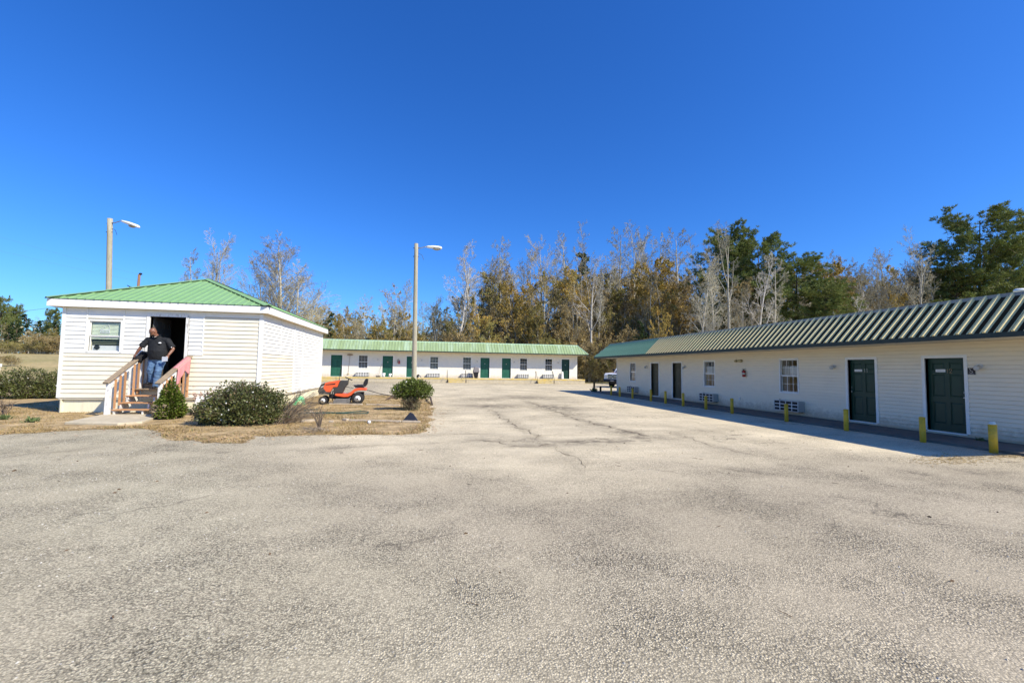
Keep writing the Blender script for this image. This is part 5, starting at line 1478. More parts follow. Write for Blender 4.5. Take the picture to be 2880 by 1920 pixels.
def make_tree(kind, seed):
    r = random.Random(seed); tk, cr = TB(seed), TB(seed + 500)
    bare = dict(H=18, wob=(.03, .09, .12, .15, .16), up=(.04, .07, .05, .04, .03), lev=4, n=(24, 8, 6, 6), t0=(.30, .22, .15, .15), ang=(44, 42, 42, 42), lr=(.34, .52, .55, .6), rr=(.42, .5, .5, .6), env=lambda t: 1.12 - .78 * t, rmin=.012)
    if kind == 'bare': S = dict(bare, lr=(.27, .5, .55, .6)); mats = [twig_grey, lf_dry]; bk = bark_grey; leafn, ls = .10, .10
    if kind == 'bare_wide': S = dict(bare, n=(26, 8, 6, 6), t0=(.15, .2, .15, .15), lr=(.46, .5, .5, .6), ang=(36, 38, 42, 42), env=lambda t: 1.08 - .72 * t); mats = [twig_brown, lf_dry]; bk = bark_grey; leafn, ls = .05, .10
    if kind == 'fork': S = dict(bare, n=(7, 13, 7, 6), t0=(.35, .28, .15, .15), lr=(.56, .30, .5, .6), ang=(20, 40, 42, 42), up=(.03, .10, .06, .05, .03), env=lambda t: 1.05 - .5 * t, rr=(.7, .4, .5, .6)); mats = [twig_grey, lf_dry]; bk = bark_grey; leafn, ls = .10, .10
    if kind == 'white': S = dict(bare, n=(13, 8, 6, 6), t0=(.35, .3, .2, .15), lr=(.38, .5, .5, .6), ang=(36, 40, 42, 42), wob=(.07, .14, .15, .16, .16), rr=(.55, .5, .5, .6)); mats = [bark_pale, lf_gold]; bk = bark_pale; leafn, ls = .06, .12
    leafy = dict(bare, H=13, lev=3, n=(24, 9, 6), rmin=.009)
    if kind == 'gold': S = dict(leafy, t0=(.10, .15, .1), lr=(.42, .5, .5), ang=(52, 48, 50)); mats = [twig_brown, lf_gold]; bk = bark_grey; leafn, ls = 7.0, .17
    if kind == 'olive': S = dict(leafy, t0=(.08, .15, .1), lr=(.44, .5, .5), ang=(55, 48, 50)); mats = [twig_brown, lf_olive]; bk = bark_grey; leafn, ls = 6.5, .17
    if kind == 'rust': S = dict(leafy, t0=(.15, .15, .1), lr=(.40, .5, .5), ang=(48, 45, 50)); mats = [twig_brown, lf_rust]; bk = bark_grey; leafn, ls = 3.0, .15
    if kind == 'brush': S = dict(bare, H=6, lev=3, n=(16, 8, 6), t0=(.03, .1, .1), lr=(.55, .5, .5), ang=(42, 45, 50), up=(.02, .06, .04, .03), rmin=.007); mats = [twig_brown, lf_rust if seed % 2 else lf_olive]; bk = bark_grey; leafn, ls = 2.0, .12
    if kind == 'cedar': S = dict(bare, H=12, lev=3, n=(50, 7, 3), t0=(.05, .1, .1), lr=(.24, .45, .4), ang=(68, 50, 45), env=lambda t: 1.15 - 1.0 * t, up=(.02, .05, .04, .04)); mats = [twig_brown, lf_ever]; bk = bark_pine; leafn, ls = 6.0, .22
    if kind == 'pine': S = dict(bare, H=20, lev=2, n=(84, 9), t0=(.32, .2), lr=(.235, .40), ang=(68, 50), env=lambda t: (.35 + .65 * math.sqrt(max(0, 1 - (max(0, t - .32) / .70) ** 2.4))) * (.72 + .28 * min(1, max(0, t - .32) / .2)), up=(.02, .07, .10, .05), rr=(.28, .5), wob=(.02, .09, .12, .1), flat=.9, rmin=.014); mats = [twig_brown, needle]; bk = bark_pine; leafn, ls = 0, .3
    ends = []
    if kind == 'brush':
        for k in range(5):
            a = 6.28 * k / 5 + r.random(); S2 = dict(S, H=S['H'] * r.uniform(.6, 1))
            grow(tk, cr, Vector((math.cos(a) * .35, math.sin(a) * .35, 0)), Vector((math.cos(a) * .3, math.sin(a) * .3, 1)).normalized(), S2['H'] * .9, .045, 0, S2, ends)
    else: grow(tk, cr, Vector((0, 0, -.1)), Vector((r.gauss(0, .02), r.gauss(0, .02), 1)).normalized(), S['H'], S['H'] * (.0145 if kind not in ('pine',) else .0125), 0, S, ends)
    if kind == 'pine':
        for pts, dd in ends:
            for k in range(6):
                p = pts[0].lerp(pts[-1], .35 + .65 * r.random()) + Vector((r.gauss(0, .16), r.gauss(0, .16), r.gauss(0, .12)))
                nn = 15
                for j in range(nn): cr.leaf(p, r.uniform(.26, .48), 1, 0, .13, dd * .9 + Vector((0, 0, .45)))
    else:
        for pts, dd in ends:
            k = leafn; k = int(k) + (1 if r.random() < k - int(k) else 0)
            for j in range(k):
                cr.leaf(pts[0].lerp(pts[-1], r.random()) + Vector((r.gauss(0, .05), r.gauss(0, .05), r.gauss(0, .05))), ls * r.uniform(.6, 1.3), 1, 0, .7)
    zt = max(v[2] for v in cr.v)
    return tk.mesh('trunk', [bk]), cr.mesh('crown', mats), zt


def hz(x, y):
    f = lambda t: (lambda q: q * q * (3 - 2 * q))(max(0.0, min(1.0, t)))
    return 2.6 * f((y - 28) / 45) * f((-x - 15) / 14)


def build_hill():
    xs = list(np.arange(-150, -14.9, 3.0)); ys = list(np.arange(27, 150, 3.0)); vs, fs = [], []
    for y in ys:
        for x in xs: vs.append((x, y, hz(x, y) + .06 * fbm(x, y, .3, 2) * (1 if hz(x, y) > .3 else 0) + (.014 if hz(x, y) > 0.004 else -.03)))
    for j in range(len(ys) - 1):
        for i in range(len(xs) - 1): a = j * len(xs) + i; fs.append((a, a + 1, a + len(xs) + 1, a + len(xs)))
    me = bpy.data.meshes.new('hill'); me.from_pydata(vs, [], fs); me.materials.append(M('tan_field', (.42, .32, .15), .95, .3, 3, bump=.5, c2=(.27, .235, .09), c2amt=.9, c2scale=.25, detail=8)); me.polygons.foreach_set('use_smooth', [True] * len(fs)); me.update()
    o = bpy.data.objects.new('hill', me); col.objects.link(o); tag(o, kind='structure')


build_hill()
PROTO = {}
for kind, n in (('bare', 3), ('bare_wide', 2), ('fork', 2), ('white', 2), ('gold', 2), ('olive', 2), ('rust', 2), ('brush', 2), ('cedar', 1), ('pine', 3)):
    PROTO[kind] = [make_tree(kind, 100 * len(PROTO) + 7 * i + 3) for i in range(n)]

TNAME = {'bare': ('bare_tree', 'tall bare grey tree with a few dry leaves in the woods behind the motel', 'bare trees of the woods'),
         'bare_wide': ('bare_tree', 'spreading bare brown tree in the woods behind the motel', 'bare trees of the woods'),
         'fork': ('bare_tree', 'tall forked bare tree rising over the woods', 'bare trees of the woods'),
         'white': ('white_barked_tree', 'white barked leaning tree in the woods behind the block', 'white barked trees'),
         'gold': ('golden_tree', 'bushy tree with golden autumn leaves behind the motel roofs', 'autumn trees behind the motel'),
         'olive': ('olive_tree', 'bushy tree with dull olive leaves behind the motel roofs', 'autumn trees behind the motel'),
         'rust': ('russet_tree', 'thin tree with sparse russet leaves behind the motel roofs', 'autumn trees behind the motel'),
         'brush': ('brush_thicket', 'tangled brown brush growing at the edge of the woods', 'brush at the edge of the woods'),
         'cedar': ('evergreen_tree', 'dark dense evergreen standing among the bare trees', 'evergreens'),
         'pine': ('pine_tree', 'tall pine with dark green needle clumps', 'pines')}
TSHORT = dict(bare='tall bare grey tree', bare_wide='spreading bare brown tree', fork='tall forked bare tree', white='white barked tree', gold='golden leaved tree', olive='dull olive leaved tree', rust='sparse tan leaved tree', brush='tangled brown brush', cedar='dark evergreen', pine='dark green pine')
trnd = random.Random(31); tcount = {}


def put_tree(kind, x, y, h, label=None, rot=None, lean=0.0, var=None, wide=1.0, group=None):
    i = tcount.get(kind, 0); tcount[kind] = i + 1
    tm, cm, zt = PROTO[kind][(var if var is not None else i) % len(PROTO[kind])]
    nm, lb, gr = TNAME[kind]
    zb = hz(x, y); h -= zb
    t = empty(nm, (x, y, zb), label or lb, 'bush' if kind == 'brush' else 'tree', group or gr)
    for n, m in (('trunk', tm), ('crown', cm)):
        o = bpy.data.objects.new(n, m); col.objects.link(o); o.parent = t
    s = h / zt; t.scale = (s * wide, s * wide, s)
    t.rotation_euler = (0, lean, rot if rot is not None else trnd.uniform(0, 6.28))
    if lean: t.rotation_mode = 'ZYX'; t.rotation_euler = (0, lean, t.rotation_euler[2]); t.rotation_mode = 'XYZ'
    return t


DS = 2880 / 2352.0
def sky_tree(kind, dx, ty, dist, **k):
    """by the top of the tree against the sky (in the 2352 px wide view) and its depth"""
    p = PY(dx * DS, ty * DS, dist)
    if not k.get('label'):
        where = ('beside the cabin roof' if dx < 740 else 'behind the back block near the cabin' if dx < 960 else 'behind the back block near the light pole' if dx < 1180 else 'behind the far half of the back block' if dx < 1340
                 else 'at the gap between the motel buildings' if dx < 1460 else 'behind the end of the shaded wing' if dx < 1640 else 'among the pines behind the shaded wing' if dx < 1900 else 'between the pine groups behind the shaded wing' if dx < 2130 else 'around the big round headed pine')
        k['label'] = TSHORT[kind] + ' ' + where
    return put_tree(kind, p[0], p[1], p[2], **k)


# two bare trees behind the cabin
sky_tree('fork', 488, 522, 62, label='bare tree with two slim upright tops behind the cabin roof', var=0, wide=1.1)
sky_tree('bare', 455, 570, 64, label='thin bare tree beside the two topped one behind the cabin roof', var=1)
sky_tree('bare_wide', 655, 527, 58, label='broad bare tree with many rising limbs behind the cabin', var=0, wide=1.35)
sky_tree('bare_wide', 610, 575, 60, label='smaller bare tree beside the broad one behind the cabin', var=1)
sky_tree('bare_wide', 715, 650, 66, var=1)
sky_tree('bare_wide', 640, 550, 61, label='slim bare tree tangled with the broad one behind the cabin', var=1, wide=1.3)
sky_tree('bare_wide', 685, 590, 60, label='short bare tree tangled with the broad one behind the cabin', var=0, wide=1.3)
sky_tree('bare_wide', 515, 560, 63, label='bare tree filling in beside the two topped one behind the cabin', var=1, wide=.9)
# left part of the woods
for a in (('cedar', 752, 712, 66), ('olive', 745, 735, 62), ('rust', 800, 700, 64), ('bare_wide', 835, 672, 68), ('bare', 870, 690, 66), ('rust', 905, 648, 60), ('bare', 915, 640, 61), ('olive', 890, 735, 60),
          ('gold', 955, 715, 61), ('bare_wide', 1000, 672, 64), ('olive', 1015, 700, 66), ('bare', 985, 690, 72), ('olive', 1055, 660, 62), ('gold', 1120, 690, 60), ('rust', 1160, 600, 66), ('gold', 1195, 640, 62),
          ('olive', 1225, 690, 60), ('gold', 1250, 715, 58.5), ('olive', 1130, 720, 58.5), ('bare_wide', 1250, 540, 70), ('bare_wide', 1215, 560, 74), ('bare', 1290, 590, 66), ('rust', 1330, 600, 64), ('cedar', 1345, 572, 72),
          ('fork', 1355, 508, 68), ('bare', 1320, 535, 72), ('fork', 1450, 503, 64), ('bare', 1405, 520, 66), ('bare', 1480, 520, 70), ('bare', 1525, 520, 68), ('bare', 1575, 512, 62), ('fork', 1605, 535, 64),
          ('olive', 1520, 628, 66), ('rust', 1440, 650, 62), ('rust', 1560, 660, 60), ('bare_wide', 1490, 640, 60), ('rust', 1390, 660, 62), ('bare', 1370, 620, 60), ('bare_wide', 1610, 650, 56),
          ('bare_wide', 1310, 680, 62), ('bare', 1145, 530, 68), ('bare', 1060, 610, 68)):
    sky_tree(*a)
sky_tree('white', 1048, 585, 60, label='white barked tree leaning out over the end of the light pole view', lean=-.22, var=0).__setitem__('label', 'leaning white barked tree next to the light pole in the lot')
sky_tree('white', 1105, 560, 62, label='upright white barked tree with broken top behind the back block', lean=-.10, var=1)
sky_tree('white', 1360, 590, 58, label='slim white stemmed tree at the gap between the two motel buildings', var=1)
sky_tree('gold', 1515, 695, 46, label='small bright golden tree close behind the shaded wing', var=0, wide=.8)
sky_tree('cedar', 1480, 735, 47, label='dark evergreen beside the small golden tree')
# right part behind the wing
sky_tree('pine', 1690, 503, 50, label='tall twin topped pine behind the shaded wing', var=0, wide=1.05)
sky_tree('pine', 1752, 528, 48, label='second pine with a sloping crown behind the shaded wing', var=1, wide=1.1)
sky_tree('pine', 1830, 580, 44, label='lower pine with light green boughs behind the shaded wing', var=2, wide=1.35)
sky_tree('pine', 1880, 640, 42, label='short bright pine at the foot of the pine group', var=0, wide=1.4)
sky_tree('pine', 2225, 474, 46, label='big round headed pine standing alone over the shaded wing', var=1, wide=1.25)
sky_tree('pine', 2345, 540, 50, label='pine beside the big round headed one', var=2, wide=1.1)
sky_tree('pine', 2160, 600, 46, label='low spreading pine boughs under the big round headed pine', var=0, wide=1.5)
for a in (('fork', 1668, 505, 44), ('bare', 1640, 560, 46), ('white', 1725, 580, 40), ('bare', 1600, 600, 42), ('bare_wide', 1700, 650, 40), ('bare', 1765, 600, 42),
          ('bare', 1910, 575, 62), ('rust', 1925, 585, 62), ('bare_wide', 1965, 590, 54), ('bare_wide', 2010, 572, 46), ('fork', 2090, 510, 44), ('bare', 2060, 560, 48), ('bare_wide', 2110, 560, 48),
          ('rust', 1950, 640, 50), ('olive', 1995, 640, 60), ('rust', 2070, 610, 56), ('rust', 2120, 620, 58), ('gold', 2180, 600, 62), ('olive', 2250, 590, 62), ('gold', 2340, 600, 60), ('bare_wide', 2290, 600, 52), ('rust', 2330, 640, 50), ('bare', 1820, 650, 52), ('white', 1900, 680, 40)):
    sky_tree(*a)
# more of the wood behind and brush at its foot
for i in range(85):
    dx = trnd.uniform(1080, 2420); d = trnd.uniform(58, 78) if dx < 1600 else trnd.uniform(46, 74)
    k = trnd.choice(('rust', 'olive', 'bare_wide', 'gold', 'rust', 'gold', 'gold')); sky_tree(k, dx, trnd.uniform(600, 710), d)
for i in range(14):
    dx = trnd.uniform(1090, 1640); sky_tree(trnd.choice(('bare', 'bare_wide', 'fork', 'bare')), dx, trnd.uniform(550, 630), trnd.uniform(62, 76))
for i in range(16):
    dx = trnd.uniform(1100, 1620); sky_tree(trnd.choice(('gold', 'rust', 'olive')), dx, trnd.uniform(590, 650), trnd.uniform(60, 72), wide=1.15)
for i in range(10):
    dx = trnd.uniform(1890, 2150); sky_tree(trnd.choice(('rust', 'gold', 'bare_wide')), dx, trnd.uniform(590, 650), trnd.uniform(48, 64), wide=1.1)
for i in range(12):
    dx = trnd.uniform(1640, 2360); sky_tree(trnd.choice(('bare', 'bare_wide', 'bare_wide')), dx, trnd.uniform(575, 640), trnd.uniform(42, 62))
for i in range(22):
    dx = trnd.uniform(720, 1090); sky_tree(trnd.choice(('rust', 'olive', 'bare_wide', 'gold')), dx, trnd.uniform(715, 760), trnd.uniform(59, 74))
for i in range(34):
    dx = trnd.uniform(1300, 2400) if i > 8 else trnd.uniform(720, 1300); d = trnd.uniform(57, 63) if dx < 1500 else trnd.uniform(42, 56)
    sky_tree('brush', dx, trnd.uniform(735, 790), d)
for i in range(22): p = PY((1335 + i * 3.2) * DS, 800, 54 + (i % 5) * 2.0); put_tree('brush', p[0], p[1], trnd.uniform(3, 6), 'tangled brown brush at the gap between the motel buildings')
# beyond the hedge at the far side of the cabin
TL = 'growing in the field beyond the hedge'
for k, dx, ty, d in (('pine', 4, 675, 95), ('pine', 40, 695, 100), ('pine', 130, 705, 92), ('cedar', 68, 722, 85), ('pine', 20, 700, 110), ('cedar', 100, 745, 80), ('bare_wide', 95, 725, 98), ('cedar', 45, 735, 82), ('white', 68, 770, 78), ('rust', 10, 740, 84), ('cedar', 135, 740, 84), ('rust', 125, 760, 80), ('cedar', 85, 735, 88), ('olive', 112, 752, 78), ('rust', 70, 755, 80), ('cedar', 18, 740, 80)):
    sky_tree(k, dx, ty, d, label=TNAME[k][1].replace('in the woods behind the motel', '').replace('behind the motel roofs', '').replace('in the woods behind the block', '').replace('standing among the bare trees', '').strip() + ' ' + TL, group='trees beyond the hedge', wide=.75 if k == 'pine' else 1.5)
for i in range(16):
    sky_tree('brush', trnd.uniform(-30, 150), trnd.uniform(762, 792), trnd.uniform(68, 80), label='wide brown brush thicket beyond the hedge and field', group='brush beyond the hedge', wide=1.8)
for i in range(7):
    sky_tree('brush', trnd.uniform(-20, 130), trnd.uniform(812, 826), trnd.uniform(48, 60), label='low scrub bush in the tan field beyond the hedge', group='scrub in the field', wide=1.6)


def wood_mass():
    """the deep wood that reads as one mass: trunks, twigs and leaves"""
    t = TB(77); r = t.r
    for i in range(420):
        x = r.uniform(-24, 95); y = r.uniform(80, 100) if x < 40 else r.uniform(66, 95)
        h = r.uniform(6, 13); t.tube([Vector((x, y, 0)), Vector((x + r.gauss(0, .4), y, h * .6)), Vector((x + r.gauss(0, .8), y, h))], [.12, .08, .02], 4, 0)
        for k in range(26):
            z = r.uniform(.12, 1) * h; p = Vector((x, y, z)); d = Vector((r.gauss(0, 1), r.gauss(0, 1), .7)).normalized(); L = r.uniform(1.2, 3.2) * (1.2 - z / h)
            t.tube([p, p + d * L], [.03, .008], 3, 0)
            for j in range(4): t.leaf(p + d * L * r.uniform(.3, 1.1) + Vector((r.gauss(0, .3), r.gauss(0, .3), r.gauss(0, .3))), r.uniform(.3, .6), r.choice((1, 2, 3)), 0, .7)
    for i in range(60000):
        x = r.uniform(-30, 100); y = r.uniform(78, 98) if x < 40 else r.uniform(64, 92); z = abs(r.gauss(0, 3.0))
        if z > 8: continue
        t.leaf(Vector((x, y, z)), r.uniform(.35, .7), r.choice((0, 1, 1, 2, 3)), 0, .6)
    for i in range(16000):
        x = r.uniform(-130, -24); y = r.uniform(80, 104); z = abs(r.gauss(0, 1.9))
        if z > 5: continue
        t.leaf(Vector((x, y, hz(x, y) + z)), r.uniform(.3, .65), r.choice((0, 0, 1, 2, 3)), 0, .5)
    for i in range(6500):
        x = r.uniform(15, 34); y = r.uniform(55, 66) if x < 24 else r.uniform(48, 62); z = abs(r.gauss(0, 1.3))
        t.leaf(Vector((x, y, z)), r.uniform(.14, .34), r.choice((0, 0, 1, 2, 3)), 0, .4, Vector((0, 0, .8)))
    o = bpy.data.objects.new('woodland', t.mesh('woodland', [twig_brown, lf_rust, lf_olive, lf_dry])); col.objects.link(o)
    tag(o, 'deep brown winter wood filling the gaps behind the nearer trees', 'woods', kind='stuff')


wood_mass()


def shrub(name, label, blobs, nleaf, ls, mats, base, stems=14, flowers=0, cat='shrub', shell=.55, stem_mat=None, asp=.5, spiky=0, group=None, twigs=0, lumpy=1.0):
    """blobs: list of (centre, (rx, ry, rz)) in world; leaves fill an uneven shell, stems reach into it"""
    t = empty(name, base, label, cat, group); L = TB(sum(map(ord, name + label))); r = L.r; B0 = Vector(base)
    wts = [b[1][0] * b[1][1] * b[1][2] for b in blobs]
    for i in range(nleaf):
        c, rad = r.choices(blobs, wts)[0]; d = Vector((r.gauss(0, 1), r.gauss(0, 1), r.gauss(0, 1))).normalized()
        lump = 1 + lumpy * (.36 * noise.noise(Vector(c) + d * 2.3) + .30 * noise.noise(d * 5.5 + Vector(c)))
        q = (r.random() ** (1 / 3.0)); q = shell + (1 - shell) * q if r.random() < .8 else q
        p = Vector(c) + Vector((d.x * rad[0], d.y * rad[1], d.z * rad[2])) * q * lump - B0
        if p.z < .01: continue
        L.leaf(p, ls * r.uniform(.6, 1.35), 0 if len(mats) == 1 or r.random() < .93 else 1, 0, asp, d * (.8 + spiky) + Vector((0, 0, .3)))
    o = bpy.data.objects.new('foliage', L.mesh('foliage', mats)); col.objects.link(o); o.parent = t
    S = TB(5 + nleaf)
    for i in range(stems):
        c, rad = r.choices(blobs, wts)[0]; e = Vector(c) + Vector((r.uniform(-.75, .75) * rad[0], r.uniform(-.75, .75) * rad[1], r.uniform(-.2, .8) * rad[2])) - B0
        s0 = Vector((r.gauss(0, .06), r.gauss(0, .06), 0)); mid = s0.lerp(e, .5) + Vector((r.gauss(0, .04), r.gauss(0, .04), .05)); S.tube([s0 - Vector((0, 0, .03)), mid, e], [.018, .011, .004], 4, 0)
        for k in range(3):
            p = mid.lerp(e, r.random()); S.tube([p, p + Vector((r.gauss(0, .14), r.gauss(0, .14), r.uniform(0, .2)))], [.006, .002], 3, 0)
    for i in range(twigs):
        c, rad = r.choices(blobs, wts)[0]; d = Vector((r.gauss(0, 1), r.gauss(0, 1), abs(r.gauss(0, 1)))).normalized(); p = Vector(c) + Vector((d.x * rad[0], d.y * rad[1], d.z * rad[2])) * .8 - B0
        S.tube([p, p + d * r.uniform(.1, .3)], [.005, .002], 3, 0)
    o = bpy.data.objects.new('stems', S.mesh('stems', [stem_mat or stem_m])); col.objects.link(o); o.parent = t
    if flowers:
        f = MB(); 
        for i in range(flowers):
            c, rad = r.choices(blobs, wts)[0]; d = Vector((r.gauss(0, 1), -abs(r.gauss(0, 1)), r.gauss(0, .8))).normalized(); p = Vector(c) + Vector((d.x * rad[0], d.y * rad[1], d.z * rad[2])) * 1.02
            if p.z < .1: continue
            f.ball(p, (r.uniform(.012, .026),) * 3, 6, 4)
        f.build('blossoms', petal, t, smooth=True)['kind'] = 'stuff'
    return t


# cone shaped conifer by the steps: stacked rings of sprays
cb = (-7.02, 14.1, .02)
cone = []
for i in range(10):
    k = i / 9; cone.append(((cb[0] + .03 * math.sin(i * 1.7), cb[1], .17 + .82 * k), (.39 * (1 - .86 * k ** 1.25) * (.78 if i == 0 else 1), .39 * (1 - .86 * k ** 1.25), .13)))
t = shrub('conical_shrub', 'small cone shaped green conifer beside the porch steps', cone, 8500, .075, [lf_cone, lf_brown], cb, 10, asp=.45, spiky=.7, shell=.6, lumpy=.55)
L = TB(90)
for i in range(420):
    a = L.r.gauss(-2.0, .45); z = L.r.uniform(.08, .40); q = .40 * (1 - .35 * z) * L.r.uniform(.85, 1.05); L.leaf(Vector((math.cos(a) * q, math.sin(a) * q, z)), .06, 0, 0, .4, Vector((math.cos(a), math.sin(a), .3)))
o = bpy.data.objects.new('dead_sprays', L.mesh('dead_sprays', [M('dead_spray_brown', (.30, .235, .15), .9, .3, 5)])); col.objects.link(o); o.parent = t
# large flowering bush
bb = (-4.72, 12.75, .02)
blobs = [((-5.05, 12.75, .42), (.66, .62, .42)), ((-4.4, 12.7, .52), (.66, .66, .48)), ((-4.75, 12.95, .60), (.66, .62, .46)), ((-4.02, 12.85, .44), (.42, .5, .40)), ((-5.28, 12.6, .32), (.40, .46, .32)), ((-4.5, 12.45, .30), (.85, .42, .30))]
shrub('flowering_bush', 'large rounded dark green bush dotted with white blossoms', blobs, 15500, .062, [lf_bush, lf_brown], bb, 70, 14, shell=.45, cat='bush', twigs=420, asp=.6)
# bare sprays leaning out of its side
S = TB(44); t = empty('bare_shrub', (-3.75, 12.8, 0), 'bleached leafless twigs leaning out beside the large flowering bush', 'shrub')
for i in range(90):
    a = S.r.gauss(.15, .35); e = Vector((S.r.uniform(.35, 1.0), S.r.gauss(0, .35), S.r.uniform(.15, .95))); s0 = Vector((S.r.gauss(0, .12), S.r.gauss(0, .15), 0))
    m = s0.lerp(e, .55) + Vector((-.05, S.r.gauss(0, .05), .03)); S.tube([s0, m, e], [.010, .007, .003], 3, 0)
    for k in range(3): p = m.lerp(e, S.r.random()); S.tube([p, p + Vector((S.r.uniform(0, .22), S.r.gauss(0, .1), S.r.uniform(-.02, .16)))], [.004, .002], 3, 0)
o = bpy.data.objects.new('twigs', S.mesh('twigs', [stem_pale])); col.objects.link(o); o.parent = t
# round shrub in front of the pole
sb = (-.50, 16.4, .02)
shrub('round_shrub', 'bright green shrub with a flat bushy head on bare stems by the light pole', [((-.72, 16.4, .72), (.42, .4, .27)), ((-.25, 16.4, .75), (.42, .4, .29)), ((-.5, 16.4, .86), (.40, .4, .26)), ((.0, 16.45, .66), (.25, .3, .22)), ((-.95, 16.4, .66), (.26, .3, .2)), ((-.55, 16.3, 1.0), (.13, .15, .16)), ((-.15, 16.4, .96), (.12, .14, .13)), ((-.85, 16.3, .88), (.11, .14, .12))], 6500, .062, [lf_young, lf_bush], sb, 60, 5, shell=.6, cat='bush', asp=.55)
shrub('scrub_tuft', 'grey green scrubby growth under the bright green shrub', [((-.5, 16.3, .25), (.32, .3, .27))], 1500, .05, [M('grey_green_leaves', (.13, .12, .06), .8, .4, 4), lf_brown], (-.5, 16.3, .02), 30)
# leafless little shrub at the edge of the bed
def bare_shrub(x, y, h, label, n, seed, spread):
    S = TB(seed); r = S.r; t = empty('bare_shrub', (x, y, .02), label, 'shrub')
    for i in range(n):
        a = r.uniform(0, 6.28); e = Vector((math.cos(a) * spread * r.uniform(.3, 1), math.sin(a) * spread * r.uniform(.3, 1), h * r.uniform(.6, 1))); m = e * .5 + Vector((r.gauss(0, .05), r.gauss(0, .05), .04))
        S.tube([Vector((0, 0, -.03)), m * .5, m, e], [.014, .012, .009, .004], 4, 0)
        for k in range(4):
            p = m.lerp(e, r.random()); q = p + Vector((r.gauss(0, .1), r.gauss(0, .1), r.uniform(.03, .15))); S.tube([p, q], [.006, .002], 3, 0)
    o = bpy.data.objects.new('branches', S.mesh('branches', [stem_m])); col.objects.link(o); o.parent = t
    return t


p = G(898, 1212); bare_shrub(p[0], p[1], .62, 'small leafless shrub with crooked dark branches at the edge of the bed', 9, 12, .34)
p = G(885, 1217)
S = TB(61); t = empty('brush_pile', (p[0], p[1], .02), 'heap of dead twigs at the foot of the small leafless shrub', 'twigs')
for i in range(120): q = Vector((S.r.gauss(0, .16), S.r.gauss(0, .10), S.r.uniform(0, .10))); S.tube([q, q + Vector((S.r.gauss(0, .13), S.r.gauss(0, .1), S.r.gauss(.02, .04)))], [.004, .002], 3, 0)
o = bpy.data.objects.new('twigs', S.mesh('twigs', [stem_pale])); col.objects.link(o); o.parent = t
# hedge shrubs beside the cabin
hd = [(-17.6, 21.4, 1.15), (-16.4, 21.9, 1.22), (-15.2, 22.2, 1.15), (-14.0, 22.5, 1.05)]
for i, (x, y, h) in enumerate(hd):
    shrub('hedge_shrub', 'dark green clipped shrub of the hedge row beside the cabin', [((x - .3, y, h * .48), (.62, .6, h * .5)), ((x + .3, y, h * .52), (.62, .6, h * .5)), ((x, y, h * .3), (.8, .65, h * .32))], 6500, .075, [lf_bush, lf_young], (x, y, 0), 24, 4, shell=.6, cat='hedge', group='hedge row beside the cabin', twigs=60)
for i, (px_, py_, h, lab) in enumerate(((12, 1170, .35, 'leafless little shrub at the lawn edge beyond the hedge'), (190, 1160, .3, None))):
    if lab: q = G(px_, py_); bare_shrub(q[0], q[1], h * 1.3, lab, 12, 31, .25)
for px_, py_, s, lab in ((90, 1190, .16, 'small green weed in the dry lawn before the cabin corner'), (195, 1158, .20, 'low grey green weed against the cabin skirting'), (10, 1182, .16, 'dark green weed at the edge of the dry lawn'), (2760, 1240, .12, 'weed sprouting at the wall foot near door 12'), (1671, 1102, .3, 'weed at the foot of the tall dark wooden post')):
    q = G(px_, py_) if px_ < 2000 and px_ != 1671 else PX(px_, py_, 12.6 if px_ > 2000 else 11.7); x, y = q[0], q[1]
    L = TB(int(px_)); t = empty('weed', (x, y, .02), lab, 'weed')
    for i in range(130): L.leaf(Vector((L.r.gauss(0, s * .35), L.r.gauss(0, s * .35), L.r.uniform(0, s * .3))), s * L.r.uniform(.4, .9), 0, 0, .3, Vector((L.r.gauss(0, .6), L.r.gauss(0, .6), 1)))
    o = bpy.data.objects.new('leaves', L.mesh('leaves', [M('weed_green', (.10, .14, .05), .7, .3, 5)])); col.objects.link(o); o.parent = t
    MB().tube([(x, y, -.01), (x, y, s * .5 + .02)], .006, 4).build('stem', stem_m, t)


